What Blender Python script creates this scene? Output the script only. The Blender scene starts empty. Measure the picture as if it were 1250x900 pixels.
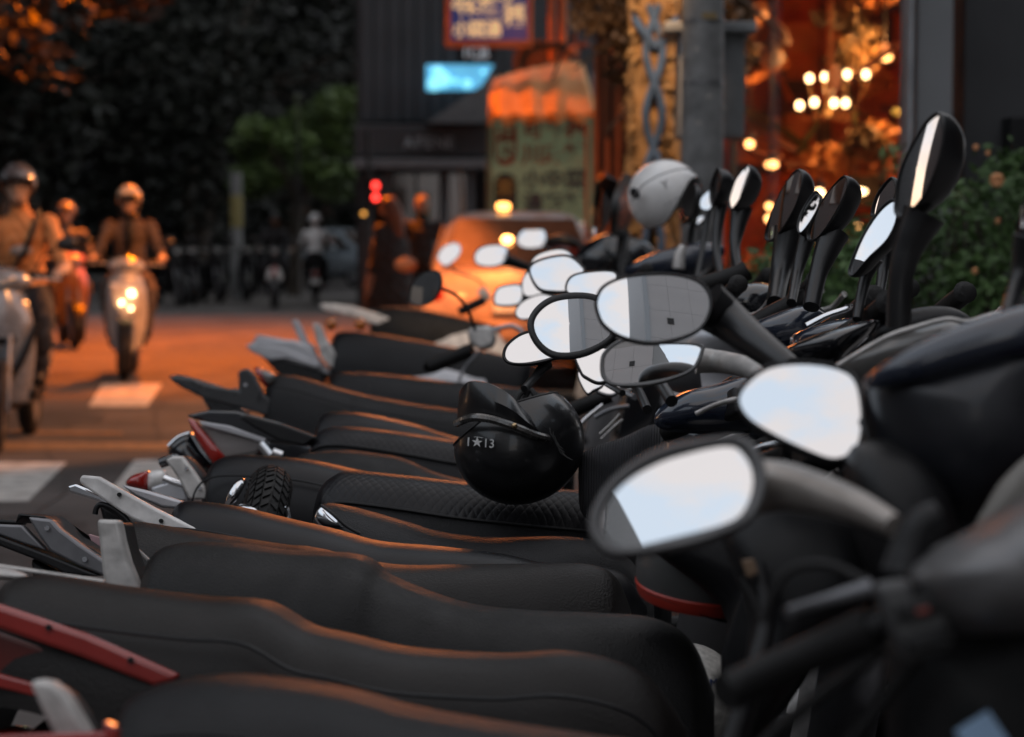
import bpy, bmesh, math, random
import numpy as np
from mathutils import Vector, Matrix, Euler
random.seed(7)
R = math.radians
SC = bpy.context.scene
COL = SC.collection

# ---------------------------------------------------------------- camera, sky, lights, exposure
F_PX, CX, CY, CAM_H = 2604.0, 625.0, 450.0, 1.25
PITCH = math.atan(160.0 / F_PX)
cam_d = bpy.data.cameras.new('camera')
cam = bpy.data.objects.new('camera', cam_d); COL.objects.link(cam); SC.camera = cam
cam.location = (0, 0, CAM_H)
cam.rotation_euler = (R(90) - PITCH, 0, 0)
cam_d.sensor_width = 36.0
cam_d.lens = 36.0 * F_PX / 1250.0
cam_d.clip_start, cam_d.clip_end = 0.05, 600
cam_d.dof.use_dof = True
cam_d.dof.focus_distance = 3.75
cam_d.dof.aperture_fstop = (cam_d.lens * 0.001) / 0.0195
cam_d.dof.aperture_blades = 0

SC.view_settings.view_transform = 'Standard'
SC.view_settings.look = 'None'
SC.view_settings.exposure = 0.0
SC.view_settings.gamma = 1.0
SC.cycles.use_denoising = True
SC.cycles.max_bounces = 6
SC.cycles.sample_clamp_indirect = 6.0
SC.cycles.caustics_reflective = False
SC.cycles.caustics_refractive = False

wd = bpy.data.worlds.new('World'); SC.world = wd; wd.use_nodes = True
nt = wd.node_tree; nt.nodes.clear()
def N(t, **kw):
    n = nt.nodes.new(t)
    for k, v in kw.items(): setattr(n, k, v)
    return n
out = N('ShaderNodeOutputWorld'); bg = N('ShaderNodeBackground')
tc = N('ShaderNodeTexCoord')
sky = N('ShaderNodeTexSky'); sky.sky_type = 'NISHITA'; sky.sun_disc = False
sky.sun_elevation = R(2.0); sky.sun_rotation = R(-60)
mp = N('ShaderNodeMapping'); mp.inputs['Scale'].default_value = (1.0, 1.0, 1.9)
ns = N('ShaderNodeTexNoise'); ns.inputs['Scale'].default_value = 3.1; ns.inputs['Detail'].default_value = 6; ns.inputs['Roughness'].default_value = 0.55
rp = N('ShaderNodeValToRGB')
rp.color_ramp.elements[0].position = 0.44; rp.color_ramp.elements[0].color = (0.70, 0.79, 0.91, 1)
rp.color_ramp.elements[1].position = 0.56; rp.color_ramp.elements[1].color = (0.86, 0.80, 0.79, 1)
mixs = N('ShaderNodeMix', data_type='RGBA', blend_type='ADD'); mixs.inputs[0].default_value = 0.06
nt.links.new(tc.outputs['Generated'], mp.inputs['Vector']); nt.links.new(mp.outputs['Vector'], ns.inputs['Vector'])
nt.links.new(ns.outputs['Fac'], rp.inputs['Fac'])
nt.links.new(rp.outputs['Color'], mixs.inputs[6]); nt.links.new(sky.outputs['Color'], mixs.inputs[7])
nt.links.new(mixs.outputs[2], bg.inputs['Color']); bg.inputs['Strength'].default_value = 1.12
nt.links.new(bg.outputs['Background'], out.inputs['Surface'])

def lamp(name, kind, loc, energy, col, target=None, **kw):
    d = bpy.data.lights.new(name, kind); d.energy = energy; d.color = col
    for k, v in kw.items(): setattr(d, k, v)
    o = bpy.data.objects.new(name, d); COL.objects.link(o); o.location = loc
    if target is not None:
        o.rotation_euler = (Vector(target) - Vector(loc)).to_track_quat('-Z', 'Y').to_euler()
    return o
SOD = (1.0, 0.20, 0.02)
lamp('sodium_lamp_light', 'SPOT', (-3.0, 25.6, 6.3), 13500, (1.0, .17, .0), (-3.0, 25.61, 0), spot_size=R(115), spot_blend=0.12, shadow_soft_size=0.25)
lamp('shop_front_light', 'SPOT', (0.4, 15.4, 3.05), 1300, (1.0, .32, .08), (-3.0, 16.0, 1.3), spot_size=R(112), spot_blend=0.12, shadow_soft_size=0.15)
lamp('sign_fill_light', 'SPOT', (0.3, 22.3, 3.6), 45, SOD, (0.35, 25.0, 3.1), spot_size=R(80), spot_blend=0.6, shadow_soft_size=0.1)  # added fill on the awning and signs, no lamp there
lamp('awning_row_light', 'SPOT', (-0.2, 19.5, 3.8), 300, (1.0, .27, .06), (-0.2, 5.0, 0.8), spot_size=R(40), spot_blend=0.7, shadow_soft_size=0.8)
lamp('sedan_fill_light', 'SPOT', (-.6, 12.0, 2.75), 210, (1.0, .30, .07), (0.0, 17.6, .9), spot_size=R(38), spot_blend=0.5, shadow_soft_size=0.1)  # added spot that brightens the sedan's rear, without a fixture
lamp('shop_side_light', 'SPOT', (0.3, 10.3, 3.4), 300, (1.0, .36, .10), (-3.0, 13.0, 1.35), spot_size=R(34), spot_blend=0.5, shadow_soft_size=0.1)
lamp('pillar_light', 'SPOT', (0.55, 10.2, 3.2), 150, (1.0, 0.6, 0.3), (0.8, 11.6, 1.9), spot_size=R(80), spot_blend=0.6, shadow_soft_size=0.1)

# ---------------------------------------------------------------- helpers
def ray(u, v):
    F = Vector((0, math.cos(PITCH), -math.sin(PITCH))); U = Vector((0, math.sin(PITCH), math.cos(PITCH)))
    return F + Vector((1, 0, 0)) * ((u - CX) / F_PX) + U * ((CY - v) / F_PX)
CAMP = Vector((0, 0, CAM_H))
def at(u, v, Y):
    d = ray(u, v); return CAMP + d * (Y / d.y)
def project(p):
    q = Vector(p) - CAMP
    F = Vector((0, math.cos(PITCH), -math.sin(PITCH))); U = Vector((0, math.sin(PITCH), math.cos(PITCH)))
    z = q.dot(F); return (CX + F_PX * q.x / z, CY - F_PX * q.dot(U) / z)

MATS = {}
def mat(name, col, rough=0.5, metal=0.0, var=0.15, vscale=9.0, bump=0.0, bscale=60.0, coat=0.0, emit=None, estr=1.0, spec=0.5, trans=0.0, pattern=None, col2=None):
    if name in MATS: return MATS[name]
    m = bpy.data.materials.new(name); m.use_nodes = True
    t = m.node_tree; b = t.nodes['Principled BSDF']
    b.inputs['Roughness'].default_value = rough; b.inputs['Metallic'].default_value = metal
    b.inputs['Specular IOR Level'].default_value = spec
    if coat: b.inputs['Coat Weight'].default_value = coat; b.inputs['Coat Roughness'].default_value = 0.06
    if trans: b.inputs['Transmission Weight'].default_value = trans
    co = t.nodes.new('ShaderNodeTexCoord')
    n1 = t.nodes.new('ShaderNodeTexNoise'); n1.inputs['Scale'].default_value = vscale; n1.inputs['Detail'].default_value = 5
    t.links.new(co.outputs['Object'], n1.inputs['Vector'])
    mx = t.nodes.new('ShaderNodeMix'); mx.data_type = 'RGBA'
    c = Vector(col); c2 = Vector(col2) if col2 else c * (1 - var)
    mx.inputs[6].default_value = (*((c2) if col2 else c2), 1); mx.inputs[7].default_value = (*(c * (1 + (0 if col2 else var))), 1)
    mr = t.nodes.new('ShaderNodeMapRange'); mr.inputs[1].default_value = 0.35; mr.inputs[2].default_value = 0.65
    t.links.new(n1.outputs['Fac'], mr.inputs[0]); t.links.new(mr.outputs[0], mx.inputs[0])
    t.links.new(mx.outputs[2], b.inputs['Base Color'])
    if var:
        rr = t.nodes.new('ShaderNodeMapRange'); rr.inputs[1].default_value = 0.3; rr.inputs[2].default_value = 0.7
        rr.inputs[3].default_value = max(0.0, rough * 0.85); rr.inputs[4].default_value = min(1, rough * 1.15 + 0.01)
        n3 = t.nodes.new('ShaderNodeTexNoise'); n3.inputs['Scale'].default_value = vscale * 2.3; n3.inputs['Detail'].default_value = 4
        t.links.new(co.outputs['Object'], n3.inputs['Vector']); t.links.new(n3.outputs['Fac'], rr.inputs[0]); t.links.new(rr.outputs[0], b.inputs['Roughness'])
    if bump:
        bp = t.nodes.new('ShaderNodeBump'); bp.inputs['Strength'].default_value = bump; bp.inputs['Distance'].default_value = 0.004
        if pattern == 'quilt':
            sp = t.nodes.new('ShaderNodeSeparateXYZ'); t.links.new(co.outputs['Object'], sp.inputs[0])
            def mth(op, a, bb):
                k = t.nodes.new('ShaderNodeMath'); k.operation = op
                for i, q in enumerate((a, bb)):
                    if q is None: continue
                    if isinstance(q, (int, float)): k.inputs[i].default_value = q
                    else: t.links.new(q, k.inputs[i])
                return k.outputs[0]
            a1 = mth('MULTIPLY', mth('ADD', sp.outputs[0], sp.outputs[1]), 165.0); a2 = mth('MULTIPLY', mth('SUBTRACT', sp.outputs[0], sp.outputs[1]), 165.0)
            s1 = mth('POWER', mth('ABSOLUTE', mth('SINE', a1, None), None), 0.4); s2 = mth('POWER', mth('ABSOLUTE', mth('SINE', a2, None), None), 0.4)
            t.links.new(mth('MULTIPLY', s1, s2), bp.inputs['Height'])
        else:
            if pattern == 'cell':
                n2 = t.nodes.new('ShaderNodeTexVoronoi'); o_ = n2.outputs['Distance']
            elif pattern == 'rib':
                n2 = t.nodes.new('ShaderNodeTexWave'); n2.bands_direction = 'X'; o_ = n2.outputs['Fac']
            else:
                n2 = t.nodes.new('ShaderNodeTexNoise'); n2.inputs['Detail'].default_value = 6; o_ = n2.outputs['Fac']
            n2.inputs['Scale'].default_value = bscale
            t.links.new(co.outputs['Object'], n2.inputs['Vector']); t.links.new(o_, bp.inputs['Height'])
        t.links.new(bp.outputs['Normal'], b.inputs['Normal'])
    if emit:
        b.inputs['Emission Color'].default_value = (*emit, 1); b.inputs['Emission Strength'].default_value = estr
    MATS[name] = m; return m

VINYL = mat('seat_vinyl', (0.0085, 0.0085, 0.0097), 0.36, bump=0.35, bscale=420, pattern='cell', var=0.18, vscale=7, spec=.21)
VINYLB = mat('seat_vinyl_smooth', (0.0075, 0.0075, 0.009), 0.31, bump=0.2, bscale=600, var=0.3, vscale=3, spec=.21)
VINYLC = mat('seat_vinyl_faded', (0.0115, 0.011, 0.011), 0.42, bump=0.3, bscale=420, pattern='cell', var=0.35, vscale=11, spec=.21)
VINYL2 = mat('seat_vinyl_worn', (0.0115, 0.0098, 0.0092), 0.38, bump=0.4, bscale=300, var=0.3, vscale=5, spec=.21)
QUILT = mat('quilted_vinyl', (0.010, 0.0098, 0.0115), 0.36, bump=0.28, pattern='quilt', var=0.2, spec=.21)
BLACK = mat('black_plastic', (0.009, 0.009, 0.010), 0.42, bump=0.15, bscale=250, var=0.2, spec=.3)
RUBBER = mat('rubber', (0.009, 0.0085, 0.0085), 0.6, bump=0.3, bscale=160, spec=.3)
GLOSSK = mat('gloss_black_paint', (0.010, 0.011, 0.014), 0.16, coat=0.9, var=0.12)
NAVY = mat('navy_paint', (0.014, 0.020, 0.036), 0.22, coat=0.8, var=0.15)
GREYM = mat('grey_metal_paint', (0.19, 0.19, 0.20), 0.38, metal=0.55, var=0.12, vscale=20)
SILV = mat('silver_paint', (0.46, 0.46, 0.48), 0.34, metal=0.5, var=0.1)
DULL = mat('dull_alloy', (0.52, 0.50, 0.48), 0.5, metal=0.35, var=0.28, vscale=22, bump=0.15, bscale=120)
WHITEP = mat('white_plastic', (0.72, 0.70, 0.68), 0.34, var=0.22, vscale=26, coat=0.2, bump=0.1, bscale=80)
CHROME = mat('chrome', (0.75, 0.76, 0.78), 0.1, metal=1.0, var=0.05)
RED = mat('red_paint', (0.30, 0.022, 0.016), 0.22, coat=0.8, var=0.12)
DRED = mat('dark_red_plastic', (0.10, 0.012, 0.008), 0.3, coat=0.4)
TAIL = mat('red_lens', (0.33, 0.012, 0.006), 0.12, coat=1.0, var=0.1)
CLEAR = mat('clear_lens', (0.34, 0.33, 0.32), 0.12, metal=0.35, coat=1.0, bump=0.7, bscale=90, pattern='rib')
MIRROR = mat('mirror_glass', (0.78, 0.79, 0.80), 0.0, metal=1.0, var=0.0)
MIRROR_DIRTY = mat('mirror_glass_dusty', (0.70, 0.71, 0.72), 0.02, metal=1.0, var=0.06, vscale=30)
SHELLB = mat('mirror_shell_black', (0.012, 0.012, 0.013), 0.33, var=0.15, bump=0.1, bscale=300)
SHELLG = mat('mirror_shell_grey', (0.15, 0.15, 0.152), 0.42, var=0.15, bump=0.1, bscale=300)
ORANGEL = mat('amber_lens', (0.6, 0.16, 0.02), 0.15, coat=0.8)

class MB:
    def __init__(s): s.v, s.f = [], []
    def add(s, vs, fs):
        b = len(s.v); s.v += [tuple(p) for p in vs]; s.f += [tuple(b + i for i in f) for f in fs]; return s
    def ring(s, secs, cap=True, closed=True):
        n = len(secs[0]); vs = [p for q in secs for p in q]; fs = []
        for i in range(len(secs) - 1):
            for j in range(n if closed else n - 1):
                k = (j + 1) % n
                fs.append((i * n + j, i * n + k, (i + 1) * n + k, (i + 1) * n + j))
        if cap and closed:
            fs.append(tuple(reversed(range(n)))); fs.append(tuple((len(secs) - 1) * n + j for j in range(n)))
        return s.add(vs, fs)
    def box(s, c, d, rot=None):
        vs = []
        for x in (-1, 1):
            for y in (-1, 1):
                for z in (-1, 1):
                    p = Vector((x * d[0] / 2, y * d[1] / 2, z * d[2] / 2))
                    if rot: p = rot @ p
                    vs.append(p + Vector(c))
        return s.add(vs, [(0, 1, 3, 2), (4, 6, 7, 5), (0, 4, 5, 1), (2, 3, 7, 6), (0, 2, 6, 4), (1, 5, 7, 3)])
    def tube(s, pts, r, seg=10, smooth=0):
        pts = [Vector(p) for p in pts]
        rs = list(r) if isinstance(r, (list, tuple)) else [r] * len(pts)
        if smooth:
            pts, rs = catmull(pts, smooth, rs)
        secs = []; prev = None
        for i, p in enumerate(pts):
            d = (pts[min(i + 1, len(pts) - 1)] - pts[max(i - 1, 0)])
            if d.length < 1e-9: d = Vector((0, 0, 1))
            d.normalize()
            if prev is None:
                a = d.orthogonal().normalized()
            else:
                a = (prev - d * prev.dot(d)); a = a.normalized() if a.length > 1e-6 else d.orthogonal().normalized()
            prev = a; b = d.cross(a)
            secs.append([p + (a * math.cos(k * 2 * math.pi / seg) + b * math.sin(k * 2 * math.pi / seg)) * rs[i] for k in range(seg)])
        return s.ring(secs)
    def ellip(s, c, r, seg=16, rings=10, rot=None):
        vs = []; fs = []
        for i in range(rings + 1):
            th = math.pi * i / rings
            for j in range(seg):
                ph = 2 * math.pi * j / seg
                p = Vector((r[0] * math.sin(th) * math.cos(ph), r[1] * math.sin(th) * math.sin(ph), r[2] * math.cos(th)))
                if rot: p = rot @ p
                vs.append(p + Vector(c))
        for i in range(rings):
            for j in range(seg):
                k = (j + 1) % seg; fs.append((i * seg + j, (i + 1) * seg + j, (i + 1) * seg + k, i * seg + k))
        return s.add(vs, fs)
    def torus(s, c, Rr, r, axis=Vector((0, 1, 0)), seg=36, ts=12, squash=1.0, M=None):
        a = axis.orthogonal().normalized(); b = axis.cross(a).normalized(); secs = []
        for i in range(seg + 1):
            th = 2 * math.pi * i / seg; d = a * math.cos(th) + b * math.sin(th)
            secs.append([Vector(c) + d * (Rr + r * math.cos(2 * math.pi * k / ts)) + axis * (r * squash * math.sin(2 * math.pi * k / ts)) for k in range(ts)])
        return s.ring(secs, cap=False)
    def xf(s, M):
        s.v = [tuple(M @ Vector(p)) for p in s.v]; return s
    def build(s, name, m, parent=None, smooth=True, bevel=0.0, sub=0, label=None):
        me = bpy.data.meshes.new(name); me.from_pydata(s.v, [], s.f); me.update()
        bm = bmesh.new(); bm.from_mesh(me); bmesh.ops.remove_doubles(bm, verts=bm.verts, dist=1e-5); bmesh.ops.recalc_face_normals(bm, faces=bm.faces); bm.to_mesh(me); bm.free()
        if smooth:
            me.polygons.foreach_set('use_smooth', [True] * len(me.polygons))
            if hasattr(me, 'set_sharp_from_angle'): me.set_sharp_from_angle(angle=R(42))
        me.materials.append(m)
        o = bpy.data.objects.new(name, me); COL.objects.link(o)
        if parent is not None: o.parent = parent
        if bevel:
            b = o.modifiers.new('bevel', 'BEVEL'); b.width = bevel; b.segments = 3; b.limit_method = 'ANGLE'; b.angle_limit = R(35)
        if sub:
            b = o.modifiers.new('sub', 'SUBSURF'); b.levels = sub; b.render_levels = sub
        if label: o['label'] = label
        return o

def catmull(pts, n, rs=None, closed=False):
    P = [Vector(p) for p in pts]; L = len(P); out = []; ro = []
    for i in range(L if closed else L - 1):
        if closed: p0, p1, p2, p3 = P[i - 1], P[i], P[(i + 1) % L], P[(i + 2) % L]
        else: p0, p1, p2, p3 = P[max(i - 1, 0)], P[i], P[i + 1], P[min(i + 2, L - 1)]
        for k in range(n):
            t = k / n
            out.append(0.5 * ((2 * p1) + (p2 - p0) * t + (2 * p0 - 5 * p1 + 4 * p2 - p3) * t * t + (3 * p1 - p0 - 3 * p2 + p3) * t ** 3))
            if rs: ro.append(rs[i] * (1 - t) + rs[i + 1] * t)
    if not closed:
        out.append(P[-1])
        if rs: ro.append(rs[-1])
    return (out, ro) if rs else out

def empty(name, label, cat, M=None, group=None):
    o = bpy.data.objects.new(name, None); COL.objects.link(o); o.empty_display_size = 0.1
    if M is not None: o.matrix_basis = M
    o['label'] = label; o['category'] = cat
    if group: o['group'] = group
    return o
def tag(o, label, cat, group=None):
    o['label'] = label; o['category'] = cat
    if group: o['group'] = group
    return o
def struct(o): o['kind'] = 'structure'; return o
def stuff(o): o['kind'] = 'stuff'; return o
def sring(n, cy, cz, wy, wz, e=2.6, x=0.0):
    r = []
    for k in range(n):
        th = 2 * math.pi * k / n; c, s_ = math.cos(th), math.sin(th)
        r.append(Vector((x, cy + wy * math.copysign(abs(c) ** (2 / e), c), cz + wz * math.copysign(abs(s_) ** (2 / e), s_))))
    return r

# ---------------------------------------------------------------- scooter frame and traced parts
def frame(px, py, Y, yaw=-6, lean=8):
    P = at(px, py, Y); a, L = R(yaw), R(lean)
    u = Vector((math.cos(a), math.sin(a), 0)); lat0 = Vector((-math.sin(a), math.cos(a), 0))
    up = (Vector((0, 0, 1)) * math.cos(L) + lat0 * math.sin(L)).normalized(); lat = up.cross(u).normalized()
    hr = P.z / up.z; O = P - up * hr
    M = Matrix(((u.x, lat.x, up.x, O.x), (u.y, lat.y, up.y, O.y), (u.z, lat.z, up.z, O.z), (0, 0, 0, 1)))
    return M, hr
def loc(M, px, py, l=0.0):
    Mi = M.inverted(); c = Mi @ CAMP; d = Mi.to_3x3() @ ray(px, py)
    k = (l - c.y) / d.y; return c + d * k

def seat_mesh(M, ridge, wmax=0.135, depth=0.13, wrear=0.75, wfront=0.6, n=2.55, top=None, steps=7, drop=None):
    pts = [loc(M, x, y) for x, y in ridge]
    pts = catmull(pts, steps)
    t0 = min(p.x for p in pts); t1 = max(p.x for p in pts); mb = MB(); secs = []; tops = []; K = 22
    for i, p in enumerate(pts):
        q = (p.x - t0) / (t1 - t0)
        w = wmax * (wrear + (1 - wrear) * min(1, (q / 0.22)) ** 0.5) if q < 0.22 else wmax
        if q > 0.5: w = wmax * (1 - (1 - wfront) * ((q - 0.5) / 0.5) ** 1.6)
        D = depth * (1.0 + 0.35 * q)
        e0 = min(1, q / 0.05 + 0.25); e1 = min(1, (1 - q) / 0.04 + 0.3); w *= min(e0, 1) ** 0.5 * e1 ** 0.5
        sec = []
        for k in range(K + 1):
            th = math.pi * k / K; c, s_ = math.cos(th), math.sin(th)
            flare = 1 + 0.10 * (1 - s_)
            sec.append(Vector((p.x, -w * flare * math.copysign(abs(c) ** (2 / n), c), p.z - D + D * abs(s_) ** (2 / n))))
        secs.append(sec)
        if top:
            tops.append([v + Vector((0, 0, 0.0035)) + Vector((0, 0.0035 * (1 if v.y > 0 else -1), 0)) for v in sec[4:K - 3]])
    mb.ring(secs, cap=True)
    seat_mesh.secs = secs
    return mb, tops, pts

def plate(M, root, name, pts, l, th, m, bevel=0.004, smooth_n=0, mirror=False, label=None):
    def one(ll, mb):
        P = [loc(M, x, y, ll) for x, y in pts]
        if smooth_n: P = catmull(P, smooth_n, closed=True)
        n = len(P)
        vs = [Vector((p.x, ll - th / 2, p.z)) for p in P] + [Vector((p.x, ll + th / 2, p.z)) for p in P]
        mb.add(vs, [tuple(range(n)), tuple(reversed(range(n, 2 * n)))] + [(i, (i + 1) % n, n + (i + 1) % n, n + i) for i in range(n)])
    mb = MB(); one(l, mb)
    return mb.build(name, m, root, bevel=bevel, label=label)

def puff(M, root, name, pts, l, th, m, sm=4, K=8, label=None, power=2.0, back=0.6):
    P = [loc(M, x, y, l) for x, y in pts]
    if sm: P = catmull(P, sm, closed=True)
    n = len(P); cx = sum(p.x for p in P) / n; cz = sum(p.z for p in P) / n
    secs = []
    for k in range(-K, K + 1):
        s_ = 1 - abs(k) / K; s2 = max(s_, 0.001)
        off = th * (1 - s2 ** power) ** (1 / power) * (-1 if k < 0 else back)
        secs.append([Vector((cx + (p.x - cx) * s2, l + off, cz + (p.z - cz) * s2)) for p in P])
    return MB().ring(secs).build(name, m, root, label=label)

def local_tube(M, root, name, pts, rs, m, seg=10, sm=5, label=None):
    """pts: (px,py,l) in the bike frame"""
    P = [loc(M, x, y, l) for x, y, l in pts]
    return MB().tube(P, rs, seg, sm).build(name, m, root, label=label)

def mirror(M, root, glass, Y, refl=None, nrm=None, rim=0.006, D=0.035, shell=None, gap=0.0005, gmat=None, stalk=None, sr=0.006, sm=None, lip=0.004, Rc=1.0, label=None):
    """glass: outline pixels on the glass plane; refl: (azimuth, elevation) of what the glass centre looks at, behind the viewer"""
    Mi = M.inverted(); c = at(sum(p[0] for p in glass) / len(glass), sum(p[1] for p in glass) / len(glass), Y)
    v = (c - CAMP).normalized()
    if refl:
        a, e = R(refl[0]), R(refl[1]); r = Vector((math.sin(a) * math.cos(e), -math.cos(a) * math.cos(e), math.sin(e))); n = (r - v).normalized()
    else: n = Vector(nrm).normalized()
    P = []
    for x, y in glass:
        d = ray(x, y); k = (c - CAMP).dot(n) / d.dot(n); P.append(CAMP + d * k)
    c = sum(P, Vector()) / len(P)
    P = catmull(P, 5, closed=True)
    def sect(s_, grow, off): return [Mi @ (c + (p - c) * s_ + ((p - c).normalized() * grow) + n * off) for p in P]
    g = MB(); K = 10; secs = []; rm2 = max((p - c).length for p in P) ** 2
    for k in range(K + 1):
        s_ = max(1 - k / K, 0.004)
        secs.append([Mi @ (c + (p - c) * s_ + n * ((rm2 - ((p - c).length * s_) ** 2) / (2 * Rc))) for p in P])
    g.ring(secs, cap=False)
    b = MB(); q = [sect(1, 0.0, -0.003), sect(1, gap, -.003), sect(1, gap, lip * .8), sect(1, gap + (rim - gap) * .25, lip), sect(1, gap + (rim - gap) * .7, lip), sect(1, rim, lip * .5), sect(1, rim * 1.02, 0.0)]
    for k in range(1, 8):
        th = k / 7 * math.pi / 2
        q.append([Mi @ (c + ((p - c) + (p - c).normalized() * rim) * max(math.cos(th) ** 0.75, 0.01) - n * (D * math.sin(th))) for p in P])
    b.ring(q, cap=True)
    mo = b.build('mirror', shell or SHELLB, root, label=label)
    g.build('mirror_glass', gmat or MIRROR, mo)
    if stalk:
        pts = [Mi @ at(x, y, Yk) for x, y, Yk in stalk]
        rs = sr if isinstance(sr, (list, tuple)) else [sr] * len(pts)
        MB().tube(pts, rs, 12, 5).build('mirror_stalk', sm or shell or SHELLB, mo)
    return mo

def steer_matrix(th, steer):
    ax = Vector((-math.sin(R(26)), 0, math.cos(R(26)))); o = Vector((th, 0, 0.98))
    return Matrix.Translation(o) @ Matrix.Rotation(R(steer), 4, ax) @ Matrix.Translation(-o)

def wheel(root, name, c, r, w, T=None, rimmat=None, simple=False):
    ty = MB().torus(c, r - w / 2, w / 2, seg=40 if not simple else 20, ts=12 if not simple else 8, squash=1.05)
    if T: ty.xf(T)
    o = ty.build(name, RUBBER, root)
    rm = MB(); sg = 28 if not simple else 14
    prof = [(r - w * 0.85, -w * .4), (r - w, -w * .42), (r - w * 1.15, -w * .2), (0.045, -w * .35), (0.045, w * .35), (r - w * 1.15, w * .2), (r - w, w * .42), (r - w * .85, w * .4)]
    secs = [[Vector(c) + Vector((q * math.cos(2 * math.pi * j / sg), d, q * math.sin(2 * math.pi * j / sg))) for j in range(sg)] for q, d in prof]
    rm.ring(secs)
    if T: rm.xf(T)
    rm.build('rim', rimmat or GREYM, o)
    return o

def handlebars(root, th, steer, col=None, hh=1.03, w=0.33, cowl=True, levers=True, headlight=True, cowlmat=None, mirrors=False, light_on=False, simple=False):
    T = steer_matrix(th, steer); k = 0 if simple else 4
    hb = MB().tube([(th - .11, w, hh), (th - .07, .2, hh + .005), (th + .0, .07, hh - .03), (th + .02, 0, hh - .05), (th + .0, -.07, hh - .03), (th - .07, -.2, hh + .005), (th - .11, -w, hh)], 0.011, 8, k).xf(T).build('handlebar', BLACK, root)
    for s in (1, -1):
        g = MB().tube([(th - .115, s * (w + .012), hh), (th - .113, s * (w + .005), hh), (th - .11, s * w, hh), (th - .082, s * (w - .125), hh + .004), (th - .08, s * (w - .13), hh + .004)], [.012, .021, .018, .018, .023], 12).xf(T).build('grip', RUBBER, hb)
        if levers:
            MB().tube([(th - .02, s * (w - .15), hh - .01), (th + .0, s * (w - .1), hh - .012), (th - .03, s * (w - .01), hh - .02), (th - .032, s * (w + .0), hh - .02)], [.009, .006, .006, .008], 8, k).xf(T).build('brake_lever', DULL, hb)
            MB().tube([(th - .05, s * (w - .16), hh), (th + .03, s * (w - .2), hh + .05), (th + .08, s * .07, hh + .01), (th + .07, s * .02, hh - .12)], .0045, 6, k).xf(T).build('brake_cable', RUBBER, hb)
            MB().box((th - .065, s * (w - .165), hh), (.055, .05, .05)).xf(T).build('switch_housing', BLACK, hb, bevel=.008)
    if cowl:
        c = MB(); secs = []
        for i in range(9):
            q = -1 + 2 * i / 8; r_ = math.sqrt(max(1 - q * q, 0.02))
            secs.append([Vector((th + .03 - .03 * abs(q) + .105 * r_ * math.cos(2 * math.pi * j / 16) , q * .165, hh - .03 + .075 * r_ * math.sin(2 * math.pi * j / 16))) for j in range(16)])
        c.ring(secs).xf(T); co = c.build('handlebar_cowl', cowlmat or col or BLACK, root)
        MB().ellip((th - .02, 0, hh + .03), (.06, .085, .022), 14, 6, Matrix.Rotation(R(-25), 3, 'Y')).xf(T).build('instrument_panel', GLOSSK, co)
        if headlight:
            MB().ellip((th + .115, 0, hh - .04), (.03, .075, .045), 14, 8).xf(T).build('headlight', MATS['lit_headlight'] if light_on else CLEAR, root)
    if mirrors:
        for s in (1, -1):
            m = MB().ellip((th - .10, s * .36, hh + .19), (.018, .065, .045), 14, 8).xf(T).build('mirror', SHELLB, root)
            MB().ellip((th - .112, s * .36, hh + .19), (.009, .057, .038), 14, 8).xf(T).build('mirror_glass', MIRROR, m)
            MB().tube([(th - .06, s * .17, hh + .01), (th - .07, s * .22, hh + .12), (th - .085, s * .32, hh + .17)], .006, 8, k).xf(T).build('mirror_stalk', BLACK, m)
    return T

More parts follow.
